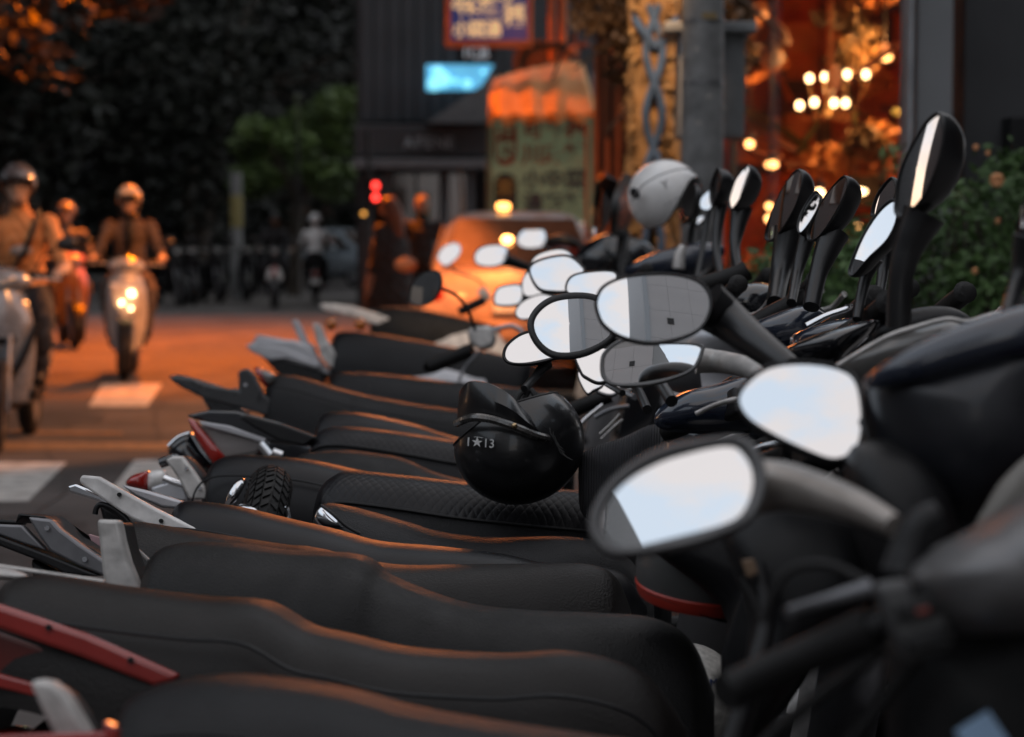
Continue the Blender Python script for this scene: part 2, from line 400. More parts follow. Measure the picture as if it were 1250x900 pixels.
def scooter_lower(root, hr, col, th=1.05, fender=None, steer=35, dark=BLACK, tail=True, simple=False, shieldw=1.0, fa=1.36):
    """wheels, body shell under the seat, floorboard, leg shield, fork and fender"""
    T = steer_matrix(th, steer); n = 20
    wheel(root, 'rear_wheel', (.12, 0, .245), .245, .10, simple=simple)
    wheel(root, 'front_wheel', (fa, 0, .245), .245, .095, T, simple=simple)
    MB().ring([sring(n, 0, hr - .27, .05, .06, x=-.14), sring(n, 0, hr - .24, .10, .10, x=-.05), sring(n, 0, hr - .27, .15, .15, x=.12), sring(n, 0, hr - .28, .155, .16, x=.34), sring(n, 0, hr - .33, .13, .19, x=.52), sring(n, 0, hr - .42, .12, .14, x=.62)]).build('rear_body', col, root)
    MB().box((.78, 0, .33), (.44, .34, .07)).build('floorboard', dark, root, bevel=.02)
    MB().tube([(.95, 0, .30), (.72, 0, .24), (.35, 0, .30)], .035, 8, 2 if simple else 4).build('frame_tube', BLACK, root)
    ls = []
    for i, (x, hw, z, dp) in enumerate([(.97, .16, .28, .035), (1.0, .19, .42, .045), (1.03, .215, .6, .055), (th + .02, .20, .78, .06), (th + .0, .16, .90, .06), (th - .01, .09, .97, .05)]):
        ring = []
        for k in range(n):
            a = 2 * math.pi * k / n; yy = math.cos(a) * hw * shieldw; cv = .10 * (1 - (yy / (hw * shieldw + 1e-6)) ** 2)
            ring.append(Vector((x + cv * .9 + dp * math.sin(a) * .6, yy, z)))
        ls.append(ring)
    MB().ring(ls).build('leg_shield', col, root)
    f = MB()
    for s in (1, -1): f.tube([(th + .03, s * .05, .80), (fa - .03, s * .065, .36), (fa, s * .065, .245)], .018, 8)
    f.xf(T).build('fork', GREYM, root)
    secs = []
    for i in range(12):
        a = R(-30 + 160 * i / 11); r_ = .285
        secs.append([Vector((fa + math.cos(a) * (r_ + dr), y, .245 + math.sin(a) * (r_ + dr))) for y, dr in ((-.07, -.03), (-.055, .012), (0, .022), (.055, .012), (.07, -.03), (.05, -.0), (0, .01), (-.05, -.0))])
    MB().ring(secs).xf(T).build('front_fender', fender or col, root)
    # engine and exhaust
    MB().ring([sring(12, -.02, .30, .09, .07, x=.0), sring(12, -.02, .30, .11, .09, x=.16), sring(12, -.02, .32, .09, .07, x=.40)]).build('engine_case', GREYM if not simple else BLACK, root)
    MB().tube([(.38, -.14, .24), (.2, -.16, .26), (.0, -.17, .30), (-.14, -.17, .33)], [.018, .045, .05, .04], 12, 3).build('exhaust', GREYM, root)
    if tail:
        MB().ellip((-.14, 0, hr - .22), (.035, .085, .035), 12, 8).build('tail_light', TAIL, root)
        MB().box((-.17, 0, hr - .36), (.01, .16, .11), Matrix.Rotation(R(18), 3, 'Y')).build('number_plate', WHITEP, root)
        MB().ring([sring(10, 0, hr - .33, .05, .012, x=-.18), sring(10, 0, hr - .30, .055, .015, x=-.02)]).build('rear_fender', dark, root)
    return T
# ---------------------------------------------------------------- the parked row, nearest first
ROWG = 'scooters and motorcycles parked in the row'
def row_bike(label, ridge, Y, yaw=-6, lean=8, col=GLOSSK, name='parked_scooter', cat='scooter', th=1.05, steer=35, seatmat=VINYL, seat=True, ref=2, headlight=True, handle=True, cowlmat=None, lower=True, **kw):
    M, hr = frame(ridge[ref][0], ridge[ref][1], Y, yaw, lean)
    root = empty(name, label, cat, M, ROWG)
    hr2 = hr; k_ = len(B)
    if seatmat is VINYL: seatmat = (VINYL, VINYL, VINYLB, VINYLC, VINYL, VINYLB)[k_ % 6]
    off = 0.0
    if seat:
        skw = {k: kw[k] for k in ('wmax', 'depth', 'wfront', 'n', 'top', 'wrear') if k in kw}
        mb, tops, pts = seat_mesh(M, ridge, **skw)
        so = mb.build('seat', seatmat, root)
        if len(B) in (12, 13):
            for fr in ((.44,) if len(B) % 2 else (.5, .12)):
                q_ = seat_mesh.secs[int(fr * len(seat_mesh.secs))]
                MB().tube([p_ + Vector((.02 * abs(p_.y) / .13, .0012 * (1 if p_.y > 0 else -1), .001)) for p_ in q_[1:-1]], .0016, 5).build('seam', BLACK, so)
        # piping seam along the flank of the cushion
        if tops:
            MB().ring([t for t in tops], cap=False, closed=False).build('quilted_top', QUILT, so)
            MB().tube([t[0] for t in tops], .003, 6).build('piping', BLACK, so)
        elif kw.get('piping') or len(B) in (1, 5, 8, 12):
            MB().tube([Vector((p.x, -0.136 * (1 if i < len(pts) * .5 else 1 - .38 * ((i / len(pts) - .5) / .5) ** 1.6), p.z - .05)) for i, p in enumerate(pts)][3:-3], .0025, 6).build('piping', BLACK, so)
    if lower: scooter_lower(root, hr, col, th, steer=steer, tail=kw.get('tail', True), shieldw=kw.get('shieldw', 1.0), fa=kw.get('fa', 1.36))
    if handle: handlebars(root, th, steer, col, hh=kw.get('hh', 1.03), cowlmat=cowlmat, headlight=headlight)
    return root, M

B = {}
# bike whose seat lies below the frame, only its bars and mirror are in view
B[0] = row_bike('nearest grey scooter, only its handlebar cowl, switches and big oval mirror in view', [(150, 1010), (200, 985), (300, 980), (420, 1000), (560, 1040), (720, 1060), (860, 1090)], 1.72, col=GREYM, th=.98, steer=38, hh=1.0, handle=False)
B[1] = row_bike('parked scooter with smooth black rounded seat at the very front and a pale grab rail', [(146, 905), (152, 872), (172, 846), (220, 829), (300, 824), (420, 840), (500, 862), (600, 880), (720, 897), (800, 912), (880, 960)], 2.20, col=DRED, ref=3, depth=.15, th=1.0)
B[2] = row_bike('red scooter with a long wavy black seat starting at the left edge', [(0, 745), (6, 722), (18, 707), (60, 702), (150, 715), (250, 727), (325, 733), (380, 762), (425, 773), (501, 790), (614, 797), (690, 794), (758, 808), (800, 835), (838, 890)], 2.78, col=GLOSSK, ref=4, piping=True, depth=.16, seatmat=VINYL2)
B[3] = row_bike('parked scooter with tall two-level black seat and an upright pale grey grab rail', [(177, 712), (183, 690), (198, 671), (230, 662), (290, 663), (350, 671), (440, 677), (475, 701), (520, 720), (577, 737), (652, 745), (728, 748), (800, 755), (846, 785), (872, 850)], 3.2, ref=4, depth=.16)
B[4] = row_bike('grey scooter with angular silver tail and brown-black seat behind the upright grab rail', [(148, 655), (152, 642), (170, 637), (240, 648), (345, 664), (384, 668), (475, 688), (560, 689), (650, 688), (720, 689), (752, 705), (770, 745)], 3.55, ref=3, col=GREYM, seatmat=VINYL2)
B[5] = row_bike('parked scooter with long white tail panel pointing left and a low black seat', [(212, 645), (215, 622), (232, 612), (290, 618), (350, 632), (407, 645), (463, 660), (539, 667), (614, 676), (664, 687), (720, 690), (760, 700), (790, 740)], 3.86, ref=3, col=WHITEP)
B[6] = row_bike('parked scooter with narrow seat edged in chrome just under the quilted seat', [(384, 640), (389, 622), (402, 614), (440, 621), (500, 638), (539, 649), (600, 656), (690, 655), (740, 664), (775, 690), (798, 740)], 4.12, ref=3, wmax=.125)
B[7] = row_bike('parked scooter with diamond quilted seat top carrying the black helmet', [(386, 618), (394, 597), (410, 583), (432, 577), (500, 583), (560, 590), (640, 597), (720, 602), (780, 612), (820, 650)], 4.45, ref=3, top=True, depth=.17)
B[8] = row_bike('parked scooter with curved grey grab handle and hump-ended seat beside the upright tyre', [(252, 605), (256, 578), (268, 562), (290, 556), (333, 557), (383, 562), (443, 575), (500, 586), (560, 592), (640, 598), (700, 610)], 4.8, ref=3, col=SILV)
B[9] = row_bike('parked scooter with low seat ending in an orange-lit front slope behind the tyre', [(360, 565), (372, 554), (417, 550), (455, 553), (493, 560), (533, 577), (575, 587), (640, 590), (700, 600)], 5.15, ref=2, wmax=.12)
B[10] = row_bike('parked scooter with big red and clear tail lamp and stitched seat top', [(379, 556), (386, 538), (398, 526), (430, 523), (500, 531), (567, 541), (640, 548), (700, 560)], 5.5, ref=3, top=True, col=GLOSSK)
B[11] = row_bike('parked scooter showing only a thin dark seat rim between two others', [(386, 530), (392, 513), (403, 504), (435, 504), (467, 509), (510, 519), (550, 532), (610, 545), (680, 560)], 5.88, ref=3, col=NAVY)
B[12] = row_bike('black motorcycle with pointed rear rack and upright fin behind a long sloping seat', [(326, 480), (329, 466), (340, 458), (370, 461), (433, 479), (500, 492), (560, 501), (620, 506), (680, 520)], 6.9, ref=3, col=GLOSSK, depth=.17, name='parked_motorcycle', cat='motorcycle', wmax=.14)
B[13] = row_bike('parked scooter with plain dark seat under the bare handlebar grip', [(402, 468), (408, 459), (425, 455), (480, 458), (560, 467), (620, 472), (680, 480)], 7.4, ref=3, col=SILV)
B[14] = row_bike('silver motorcycle with double rear rack bars and a deep black seat', [(404, 425), (408, 411), (420, 405), (460, 408), (517, 417), (553, 424), (600, 430), (650, 445)], 9.9, ref=3, col=SILV, depth=.2, name='parked_motorcycle', cat='motorcycle')
B[15] = row_bike('farthest parked scooter with a long white curved grab rail', [(453, 388), (458, 379), (470, 375), (500, 376), (533, 381), (573, 390), (610, 398)], 12.4, ref=3, col=WHITEP, depth=.18)

def P(i, name, pts, l, th, m, **k): return plate(B[i][1], B[i][0], name, pts, l, th, m, **k)
def U(i, name, pts, l, th, m, **k): return puff(B[i][1], B[i][0], name, pts, l, th, m, **k)
def T_(i, name, pts, rs, m, **k): return local_tube(B[i][1], B[i][0], name, pts, rs, m, **k)

# bike 1: pale grab post, dark red side panels
P(1, 'grab_rail', [(40, 831), (52, 829), (67, 832), (83, 845), (100, 872), (125, 915), (80, 915), (62, 880)], -.10, .03, DULL, bevel=.006)
P(1, 'grab_rail', [(60, 836), (78, 838), (95, 850), (115, 880), (132, 915), (110, 915), (85, 880)], .10, .03, BLACK, bevel=.006)
P(1, 'side_panel', [(-60, 900), (60, 895), (130, 893), (128, 878), (145, 888), (150, 960), (-60, 960)], -.13, .02, RED, bevel=.004)
# bike 2: red tail panel
P(2, 'tail_panel', [(-120, 700), (0, 737), (107, 773), (222, 824), (212, 833), (190, 838), (100, 802), (0, 767), (-120, 735)], -.135, .022, RED, bevel=.007)
P(2, 'tail_panel', [(-120, 735), (0, 772), (100, 806), (188, 842), (180, 880), (100, 870), (0, 850), (-120, 830)], -.115, .02, DRED, bevel=.004)
P(2, 'tail_panel', [(-120, 790), (0, 822), (60, 838), (150, 866), (140, 874), (50, 852), (0, 840), (-120, 812)], -.13, .014, RED, bevel=.004)
for x in (97, 120): P(2, 'reflector', [(x, 820), (x + 11, 824), (x + 11, 836), (x, 832)], -.128, .008, DULL, bevel=.002)
P(2, 'chrome_strip', [(-90, 676), (0, 689), (128, 708), (128, 712), (0, 694), (-90, 684)], .06, .012, DULL, bevel=.002)
U(2, 'rear_rack', [(-60, 688), (0, 692), (24, 698), (35, 704), (28, 709), (0, 708), (-60, 705)], .02, .03, DULL)
# bike 3
P(3, 'grab_rail', [(121, 634), (148, 635), (153, 660), (160, 686), (175, 722), (130, 716), (127, 690), (124, 660)], -.05, .03, DULL, bevel=.006)
P(3, 'grab_rail', [(146, 637), (153, 640), (160, 672), (172, 705), (182, 722), (172, 722), (158, 690), (150, 660)], .0, .10, BLACK, bevel=.004)
P(3, 'tail_panel', [(128, 712), (178, 720), (200, 760), (160, 760)], -.04, .1, BLACK, bevel=.01)
P(3, 'trim_strip', [(160, 664), (163, 664), (183, 683), (180, 685)], .06, .006, DULL, bevel=.001)
# bike 4: angular silver tail
P(4, 'tail_panel', [(-60, 640), (0, 640), (29, 641), (60, 673), (30, 664), (0, 653), (-60, 640)], -.07, .02, GREYM, bevel=.004)
P(4, 'tail_panel', [(36, 631), (65, 634), (76, 646), (100, 664), (128, 683), (150, 700), (140, 708), (100, 692), (63, 673), (50, 655)], -.075, .024, GREYM, bevel=.005)
P(4, 'tail_rim', [(30, 640), (34, 627), (67, 631), (80, 642), (92, 656), (125, 670), (150, 690), (128, 683), (100, 664), (76, 646), (65, 634), (38, 632)], -.02, .10, BLACK, bevel=.003)
P(4, 'tail_underside', [(-60, 636), (0, 653), (60, 675), (128, 703), (110, 703), (87, 701), (52, 684), (0, 664), (-60, 648)], -.06, .06, BLACK, bevel=.004)
P(4, 'rear_fender', [(50, 680), (88, 699), (100, 740), (55, 735)], .0, .12, BLACK, bevel=.01)
P(4, 'rear_rack', [(-40, 632), (0, 634), (30, 636), (30, 641), (0, 640), (-40, 640)], .05, .03, BLACK, bevel=.004)
P(4, 'plate_bracket', [(109, 652), (122, 656), (124, 668), (112, 660)], -.05, .01, mat('pink_plastic', (.4, .25, .27), .4), bevel=.001)
# bike 5: long white panel
P(5, 'tail_panel', [(98, 588), (101, 580), (122, 582), (150, 598), (188, 619), (230, 640), (275, 661), (240, 660), (200, 650), (160, 632), (130, 612), (104, 594)], -.10, .022, WHITEP, bevel=.005)
P(5, 'tail_panel', [(150, 592), (185, 600), (224, 612), (224, 622), (200, 620), (168, 606)], .02, .03, SILV, bevel=.005)
P(5, 'tail_rack', [(88, 594), (98, 591), (132, 606), (160, 625), (150, 625), (125, 612), (90, 601)], -.05, .06, CHROME, bevel=.004)
T_(5, 'luggage_hook', [(116, 628, -.1), (118, 620, -.1), (124, 616, -.1), (138, 621, -.1), (152, 632, -.1), (157, 638, -.1)], .005, BLACK)
P(5, 'rear_fender', [(130, 612), (215, 655), (215, 700), (150, 690)], .0, .12, BLACK, bevel=.01)
# bike 6: chrome end cap
U(6, 'end_trim', [(384, 634), (388, 622), (394, 618), (402, 624), (418, 640), (416, 646), (396, 646)], -.105, .012, CHROME)
T_(6, 'seat_piping', [(392, 617, -.12), (405, 627, -.13), (422, 642, -.13), (440, 652, -.13)], .003, BLACK)
# bike 8: silver grab handle, red/white lamps
P(8, 'grab_rail', [(203, 562), (212, 557), (224, 557), (236, 573), (250, 593), (258, 610), (232, 610), (222, 590), (212, 574)], -.09, .025, DULL, bevel=.006)
U(8, 'grab_rail', [(222, 558), (236, 560), (252, 578), (262, 596), (262, 612), (250, 612), (240, 590)], .02, .05, BLACK)
U(8, 'tail_light', [(154, 592), (160, 582), (172, 577), (184, 576), (184, 598), (168, 599)], -.02, .035, TAIL)
U(8, 'indicator', [(182, 577), (200, 574), (206, 584), (202, 598), (181, 598)], -.02, .03, WHITEP)
P(8, 'tail_panel', [(186, 596), (210, 588), (226, 590), (234, 612), (196, 614)], -.03, .05, SILV, bevel=.006)
T_(8, 'rear_rack', [(200, 584, -.05), (216, 590, -.05), (232, 594, -.05)], .009, CHROME)
T_(8, 'rear_rack', [(196, 566, .0), (206, 562, .0), (214, 560, .02)], .012, GLOSSK)
# bike 10: big tail lamp
U(10, 'tail_light', [(230, 512), (238, 514), (246, 522), (262, 541), (275, 558), (270, 566), (262, 568), (250, 552), (238, 532)], -.10, .02, TAIL)
P(10, 'lamp_lens', [(245, 519), (275, 527), (322, 541), (314, 553), (273, 559), (260, 540)], -.09, .018, CLEAR, bevel=.005)
P(10, 'tail_panel', [(243, 514), (280, 520), (326, 536), (324, 542), (285, 530), (247, 520)], -.10, .02, SILV, bevel=.003)
P(10, 'tail_panel', [(232, 508), (260, 502), (293, 503), (345, 517), (388, 533), (380, 545), (333, 541), (300, 528), (240, 512)], -.04, .09, GLOSSK, bevel=.008)
P(10, 'tail_panel', [(292, 510), (300, 506), (345, 518), (388, 534), (372, 545), (340, 538), (310, 522)], -.10, .02, BLACK, bevel=.006)
U(10, 'rear_fender', [(205, 548), (212, 536), (233, 527), (248, 545), (262, 570), (240, 585), (212, 572)], -.0, .05, GLOSSK)
T_(10, 'chrome_trim', [(206, 545, -.05), (218, 534, -.05), (232, 529, -.05)], .006, CHROME)
for a, b in (((318, 542), (330, 556)), ((334, 552), (345, 556))): T_(10, 'foot_peg', [(a[0], a[1], -.12), (b[0], b[1], -.12)], .012, CHROME)
# bike 12: black pointed rack with fin
P(12, 'rear_rack', [(208, 463), (212, 460), (222, 461), (237, 463), (253, 470), (293, 477), (291, 456), (296, 451), (304, 450), (311, 458), (323, 482), (350, 502), (378, 508), (384, 518), (376, 523), (347, 514), (300, 500), (250, 487), (222, 473)], -.10, .03, mat('satin_black', (.03, .03, .032), .3, coat=.3), bevel=.009)
P(12, 'rear_rack', [(210, 461), (225, 459), (255, 467), (285, 477), (300, 492), (255, 482), (222, 469)], .0, .12, GLOSSK, bevel=.005)
U(12, 'tail_light', [(310, 450), (318, 449), (326, 456), (330, 468), (326, 474), (318, 466)], -.07, .03, TAIL)
U(12, 'indicator', [(318, 452), (330, 454), (336, 460), (330, 470), (324, 466)], -.09, .02, CLEAR)
P(12, 'rear_fender', [(250, 486), (300, 500), (310, 520), (262, 508)], .0, .10, GLOSSK, bevel=.01)
P(12, 'tail_panel', [(268, 476), (292, 474), (296, 482), (280, 484)], .05, .02, NAVY, bevel=.003)
# bike 14: silver racks and fin
P(14, 'grab_rail', [(382, 394), (391, 396), (398, 412), (410, 432), (430, 444), (455, 453), (440, 457), (408, 453), (393, 438), (386, 415)], -.10, .04, DULL, bevel=.008)
P(14, 'rear_rack', [(311, 410), (318, 409), (355, 416), (356, 424), (340, 422), (314, 415)], -.06, .03, SILV, bevel=.006)
P(14, 'rear_rack', [(299, 421), (320, 421), (345, 425), (392, 445), (388, 450), (350, 438), (330, 440), (308, 430)], -.10, .03, SILV, bevel=.006)
P(14, 'rear_rack', [(356, 392), (363, 390), (370, 402), (382, 430), (374, 432), (362, 408)], .02, .03, SILV, bevel=.006)
P(14, 'rear_rack', [(362, 418), (382, 420), (388, 432), (364, 428)], -.05, .05, SILV, bevel=.006)
P(14, 'tail_panel', [(330, 430), (395, 450), (410, 462), (350, 462)], .0, .16, BLACK, bevel=.02)
P(14, 'tail_panel', [(303, 425), (315, 414), (362, 416), (380, 424), (392, 440), (412, 462), (392, 455), (335, 440)], -.03, .10, SILV, bevel=.012)
P(14, 'tail_underside', [(318, 432), (392, 454), (400, 470), (345, 462)], -.06, .08, BLACK, bevel=.01)
for x in (404, 440): MB().ellip(loc(B[14][1], x, 396, .05), (.03, .03, .03), 10, 8).build('indicator', ORANGEL, B[14][0])
# bike 15: white arc rail
P(15, 'grab_rail', [(390, 374), (394, 371), (407, 371), (430, 374), (460, 383), (485, 392), (505, 402), (520, 413), (500, 413), (470, 400), (433, 388), (396, 379)], -.10, .05, WHITEP, bevel=.012)

def bolts(i, pts, l, r=.0045, m=CHROME):
    for x, y in pts:
        c = loc(B[i][1], x, y, l); MB().tube([c, c + Vector((0, -.004, 0))], r, 8).build('bolt', m, B[i][0])
bolts(5, [(146, 604), (197, 636)], -.112, .004, BLACK); bolts(4, [(58, 645), (104, 683)], -.089); bolts(12, [(300, 470), (345, 506)], -.117, .006); bolts(14, [(395, 425), (418, 447)], -.122, .008)
bolts(8, [(228, 572), (244, 596)], -.104); bolts(2, [(60, 766), (160, 806)], -.147, .004, BLACK)
# near control levers, cable ties and panel gaps in the lower right
T_(0, 'brake_cable', [(1066, 716, .0), (1010, 690, .02), (960, 700, .03), (930, 760, .04)], [.004] * 4, RUBBER)
T_(0, 'panel_gap', [(1176, 758, -.075), (1215, 752, -.09), (1262, 742, -.095)], .0016, RUBBER)
P(0, 'kill_switch', [(1118, 744), (1134, 740), (1136, 748), (1120, 752)], -.072, .006, mat('faded_red', (.2, .03, .02), .4), bevel=.002)
T_(2, 'brake_lever', [(905, 560, .16), (930, 545, .14), (965, 542, .12), (985, 548, .1)], [.004, .004, .005, .007], CHROME)
T_(3, 'brake_lever', [(850, 505, .1), (880, 492, .08), (915, 486, .06), (940, 492, .05)], [.004, .004, .005, .006], DULL)
T_(1, 'front_hose', [(905, 705, .04), (930, 760, .03), (925, 840, .02), (900, 920, .0)], .006, RUBBER)
P(1, 'bracket', [(905, 684), (920, 682), (926, 700), (912, 706)], .03, .012, mat('rusty_bracket', (.16, .10, .06), .6), bevel=.002)
# body flanks and dark cowls at the right, seen above and between the mirrors
U(1, 'front_cowl', [(1051, 470), (1090, 446), (1157, 424), (1210, 406), (1290, 392), (1330, 480), (1300, 580), (1200, 642), (1120, 622), (1070, 560)], .05, .10, mat('blue_black_panel', (.011, .012, .016), .42, coat=.15, var=.25), power=2.0, K=12)
T_(1, 'cowl_ridge', [(1062, 468, -.01), (1100, 452, -.03), (1160, 430, -.03), (1240, 408, -.03), (1330, 388, -.02)], [.006, .016, .022, .026, .028], NAVY, seg=18)
U(1, 'inner_cowl', [(1190, 648), (1204, 615), (1226, 582), (1262, 555), (1280, 600), (1235, 645)], -.10, .02, mat('dusty_plastic', (.16, .15, .135), .6))
U(2, 'front_cowl', [(1022, 449), (1050, 430), (1080, 414), (1115, 401), (1154, 391), (1180, 394), (1222, 384), (1232, 397), (1225, 420), (1150, 450), (1060, 480)], .10, .06, mat('grey_brown_panel', (.10, .095, .09), .35, coat=.3), power=2.0, K=12)
T_(2, 'cowl_trim', [(1022, 447, .03), (1080, 413, .03), (1120, 399, .03), (1156, 390, .03), (1180, 393, .03), (1205, 386, .03), (1222, 383, .03), (1231, 397, .03)], .0035, DULL)
U(3, 'wind_deflector', [(1066, 404), (1085, 388), (1110, 378), (1135, 374), (1160, 375), (1180, 384), (1186, 396), (1150, 410), (1100, 425), (1070, 420)], .06, .03, BLACK)
U(3, 'front_cowl', [(954, 430), (980, 415), (1015, 402), (1050, 393), (1075, 390), (1068, 404), (1040, 430), (1015, 450), (970, 450)], .0, .07, GLOSSK)
U(4, 'front_cowl', [(965, 412), (1000, 396), (1040, 388), (1060, 392), (1060, 430), (980, 440)], .0, .08, NAVY)
# lower right: dim plastics of the nearest two
U(1, 'handlebar_cowl_lower', [(1030, 560), (1100, 540), (1160, 600), (1170, 700), (1120, 760), (1060, 700)], .0, .06, BLACK)
U(0, 'handlebar_cowl', [(1104, 700), (1140, 668), (1183, 647), (1250, 606), (1330, 570), (1380, 680), (1300, 760), (1220, 775), (1158, 770), (1118, 735)], .0, .12, mat('warm_grey_paint', (.13, .128, .13), .4, metal=.3, coat=.2), power=2.3)
U(0, 'leg_shield_top', [(1090, 760), (1150, 740), (1300, 740), (1340, 900), (1280, 1000), (1110, 1000), (1080, 880)], .08, .04, BLACK)
U(0, 'reflector', [(1214, 672), (1232, 660), (1260, 655), (1260, 668), (1232, 676)], -.055, .008, CHROME)
T_(0, 'grip', [(893, 842, .06), (905, 836, .06), (985, 800, .03), (1068, 765, .0)], [.018, .0155, .015, .018], RUBBER, seg=16, sm=3)
T_(0, 'handlebar', [(1060, 768, .0), (1120, 745, .0), (1200, 730, .0)], [.012, .014, .02], BLACK)
T_(0, 'brake_lever', [(962, 748, .02), (970, 744, .02), (1010, 732, .0), (1066, 717, -.01)], [.0055, .0045, .005, .008], GREYM, sm=4)
P(0, 'switch_housing', [(1063, 712), (1110, 705), (1118, 735), (1160, 735), (1163, 790), (1105, 812), (1083, 770)], -.04, .04, mat('switch_grey', (.05, .05, .051), .4), bevel=.008)
P(0, 'switch_button', [(1092, 738), (1146, 722), (1150, 748), (1098, 762)], -.064, .012, BLACK, bevel=.003)
P(0, 'switch_button', [(1104, 778), (1156, 764), (1156, 786), (1110, 800)], -.064, .012, BLACK, bevel=.003)
T_(0, 'mirror_clamp', [(1105, 700, .0), (1112, 668, .0), (1124, 642, .0), (1148, 628, .0)], [.02, .016, .015, .012], BLACK)
T_(0, 'brake_cable', [(1080, 790, .0), (1000, 850, .02), (940, 900, .04), (900, 950, .05)], .006, RUBBER)
T_(0, 'brake_cable', [(1120, 800, .0), (1060, 880, .02), (1010, 940, .04)], .006, RUBBER)
P(0, 'sticker', [(1165, 893), (1206, 867), (1232, 905), (1190, 925)], -.045, .004, mat('pale_blue_sticker', (.25, .38, .55), .4), bevel=.001)
T_(1, 'leg_guard', [(925, 690, .05), (935, 760, .03), (915, 840, .0), (890, 920, -.02)], [.008, .010, .012, .014], BLACK)
U(1, 'leg_shield_inner', [(880, 640), (960, 600), (1080, 640), (1100, 720), (1000, 800), (930, 900), (890, 900), (915, 760)], .12, .05, BLACK)
U(2, 'leg_shield_inner', [(760, 640), (830, 600), (900, 620), (1000, 560), (1060, 640), (1000, 800), (920, 900), (880, 820), (880, 740)], .22, .04, BLACK)

# ---------------------------------------------------------------- mirrors
def MR(i, *a, **k): return mirror(B[i][1], B[i][0], *a, **k)
S_ = (-1, -.35, .12)
MR(0, [(735, 634), (748, 606), (770, 585), (800, 568), (831, 557), (887, 545), (910, 559), (919, 587), (910, 620), (887, 639), (821, 657), (765, 668), (742, 657)], 1.92, refl=(-6, 33), Rc=1.7, rim=.0125, gap=.0028, D=.05, lip=.010, shell=SHELLG,
   stalk=[(905, 596, 1.97), (950, 594, 1.96), (1000, 604, 1.91), (1050, 621, 1.85), (1092, 642, 1.8)], sr=[.030, .024, .019, .015, .010], sm=mat('brushed_arm', (.30, .27, .245), .33, metal=.5, var=.25, vscale=14), label='oval grey-rimmed mirror')
MR(1, [(903, 489), (912, 469), (938, 450), (977, 445), (1019, 450), (1042, 464), (1050, 501), (1048, 537), (1035, 555), (1015, 560), (986, 550), (944, 530), (915, 511)], 2.2, refl=(-7, 60), rim=.004, D=.04,
   stalk=[(1056, 512, 2.27), (1080, 560, 2.22), (1110, 620, 2.15), (1130, 650, 2.1)], sr=[.016, .012, .010, .012])
MR(2, [(730, 367), (740, 350), (767, 340), (813, 337), (847, 343), (863, 357), (865, 377), (853, 400), (827, 412), (793, 417), (760, 410), (740, 397), (732, 383)], 2.8, refl=(8.5, 30), rim=.0045, D=.045, Rc=.9,
   stalk=[(862, 372, 2.84), (890, 392, 2.84), (925, 420, 2.78), (965, 450, 2.72)], sr=[.034, .028, .022, .016])
MR(3, [(738, 443), (743, 430), (763, 418), (800, 421), (850, 422), (853, 433), (843, 450), (820, 460), (783, 467), (753, 468), (740, 460)], 3.08, refl=(-14, 27), rim=.0065, D=.04, shell=SHELLG, Rc=.9,
   stalk=[(850, 440, 3.13), (880, 442, 3.12), (915, 450, 3.02), (950, 470, 2.95)], sr=[.020, .017, .015, .012], sm=DULL)
MR(4, [(652, 397), (660, 380), (680, 368), (714, 365), (735, 372), (745, 387), (743, 410), (713, 427), (680, 430), (660, 417)], 3.5, refl=(4.5, 33), rim=.011, D=.045, Rc=.9,
   stalk=[(735, 410, 3.55), (770, 430, 3.5), (800, 460, 3.4), (820, 490, 3.3)], sr=[.015, .012, .010, .010])
MR(5, [(617, 433), (623, 420), (643, 408), (680, 404), (705, 415), (700, 430), (673, 437), (643, 443), (623, 442)], 3.9, refl=(-4, 42), rim=.006, D=.03,
   stalk=[(668, 443, 3.92), (655, 458, 3.9), (640, 475, 3.85)], sr=[.012, .008, .007])
MR(6, [(703, 430), (725, 425), (750, 430), (752, 455), (733, 466), (717, 460), (710, 453)], 4.15, refl=(-4, 44), rim=.005, stalk=[(750, 450, 4.2), (775, 470, 4.15), (790, 500, 4.0)], sr=.009)
MR(7, [(706, 455), (725, 452), (738, 460), (735, 470), (724, 476), (716, 479)], 4.5, refl=(-4, 42), rim=.003, stalk=[(735, 465, 4.52), (760, 480, 4.4)], sr=.007)
MR(8, [(726, 462), (742, 458), (756, 468), (753, 477), (746, 481), (735, 479), (728, 474)], 4.8, refl=(-4, 44), rim=.006, shell=GREYM, stalk=[(752, 474, 4.85), (775, 485, 4.7)], sr=.007)
MR(8, [(692, 353), (699, 338), (722, 333), (747, 332), (752, 339), (749, 352), (730, 362), (702, 361)], 5.0, refl=(2, 60), rim=.005, stalk=[(745, 352, 5.0), (780, 375, 4.9), (800, 410, 4.7)], sr=.008)
MR(9, [(648, 333), (652, 322), (674, 315), (694, 314), (709, 325), (711, 333), (697, 353), (674, 355), (658, 351)], 5.35, refl=(0, 62), rim=.006, stalk=[(700, 345, 5.4), (730, 370, 5.3), (760, 400, 5.1)], sr=.009)
MR(10, [(648, 325), (656, 312), (680, 305), (694, 308), (700, 320), (680, 332), (655, 334)], 5.8, refl=(-4, 46), rim=.004, stalk=[(690, 325, 5.85), (730, 360, 5.6)], sr=.008)
MR(11, [(638, 346), (644, 333), (660, 330), (672, 345), (662, 358), (642, 361)], 6.2, refl=(-5, 46), rim=.004, stalk=[(665, 355, 6.2), (700, 380, 6.0)], sr=.007)
MR(12, [(630, 380), (640, 368), (663, 360), (680, 368), (672, 382), (650, 388), (635, 389)], 6.0, refl=(-4, 45), rim=.004, stalk=[(668, 380, 6.0), (690, 395, 6.1)], sr=.007)
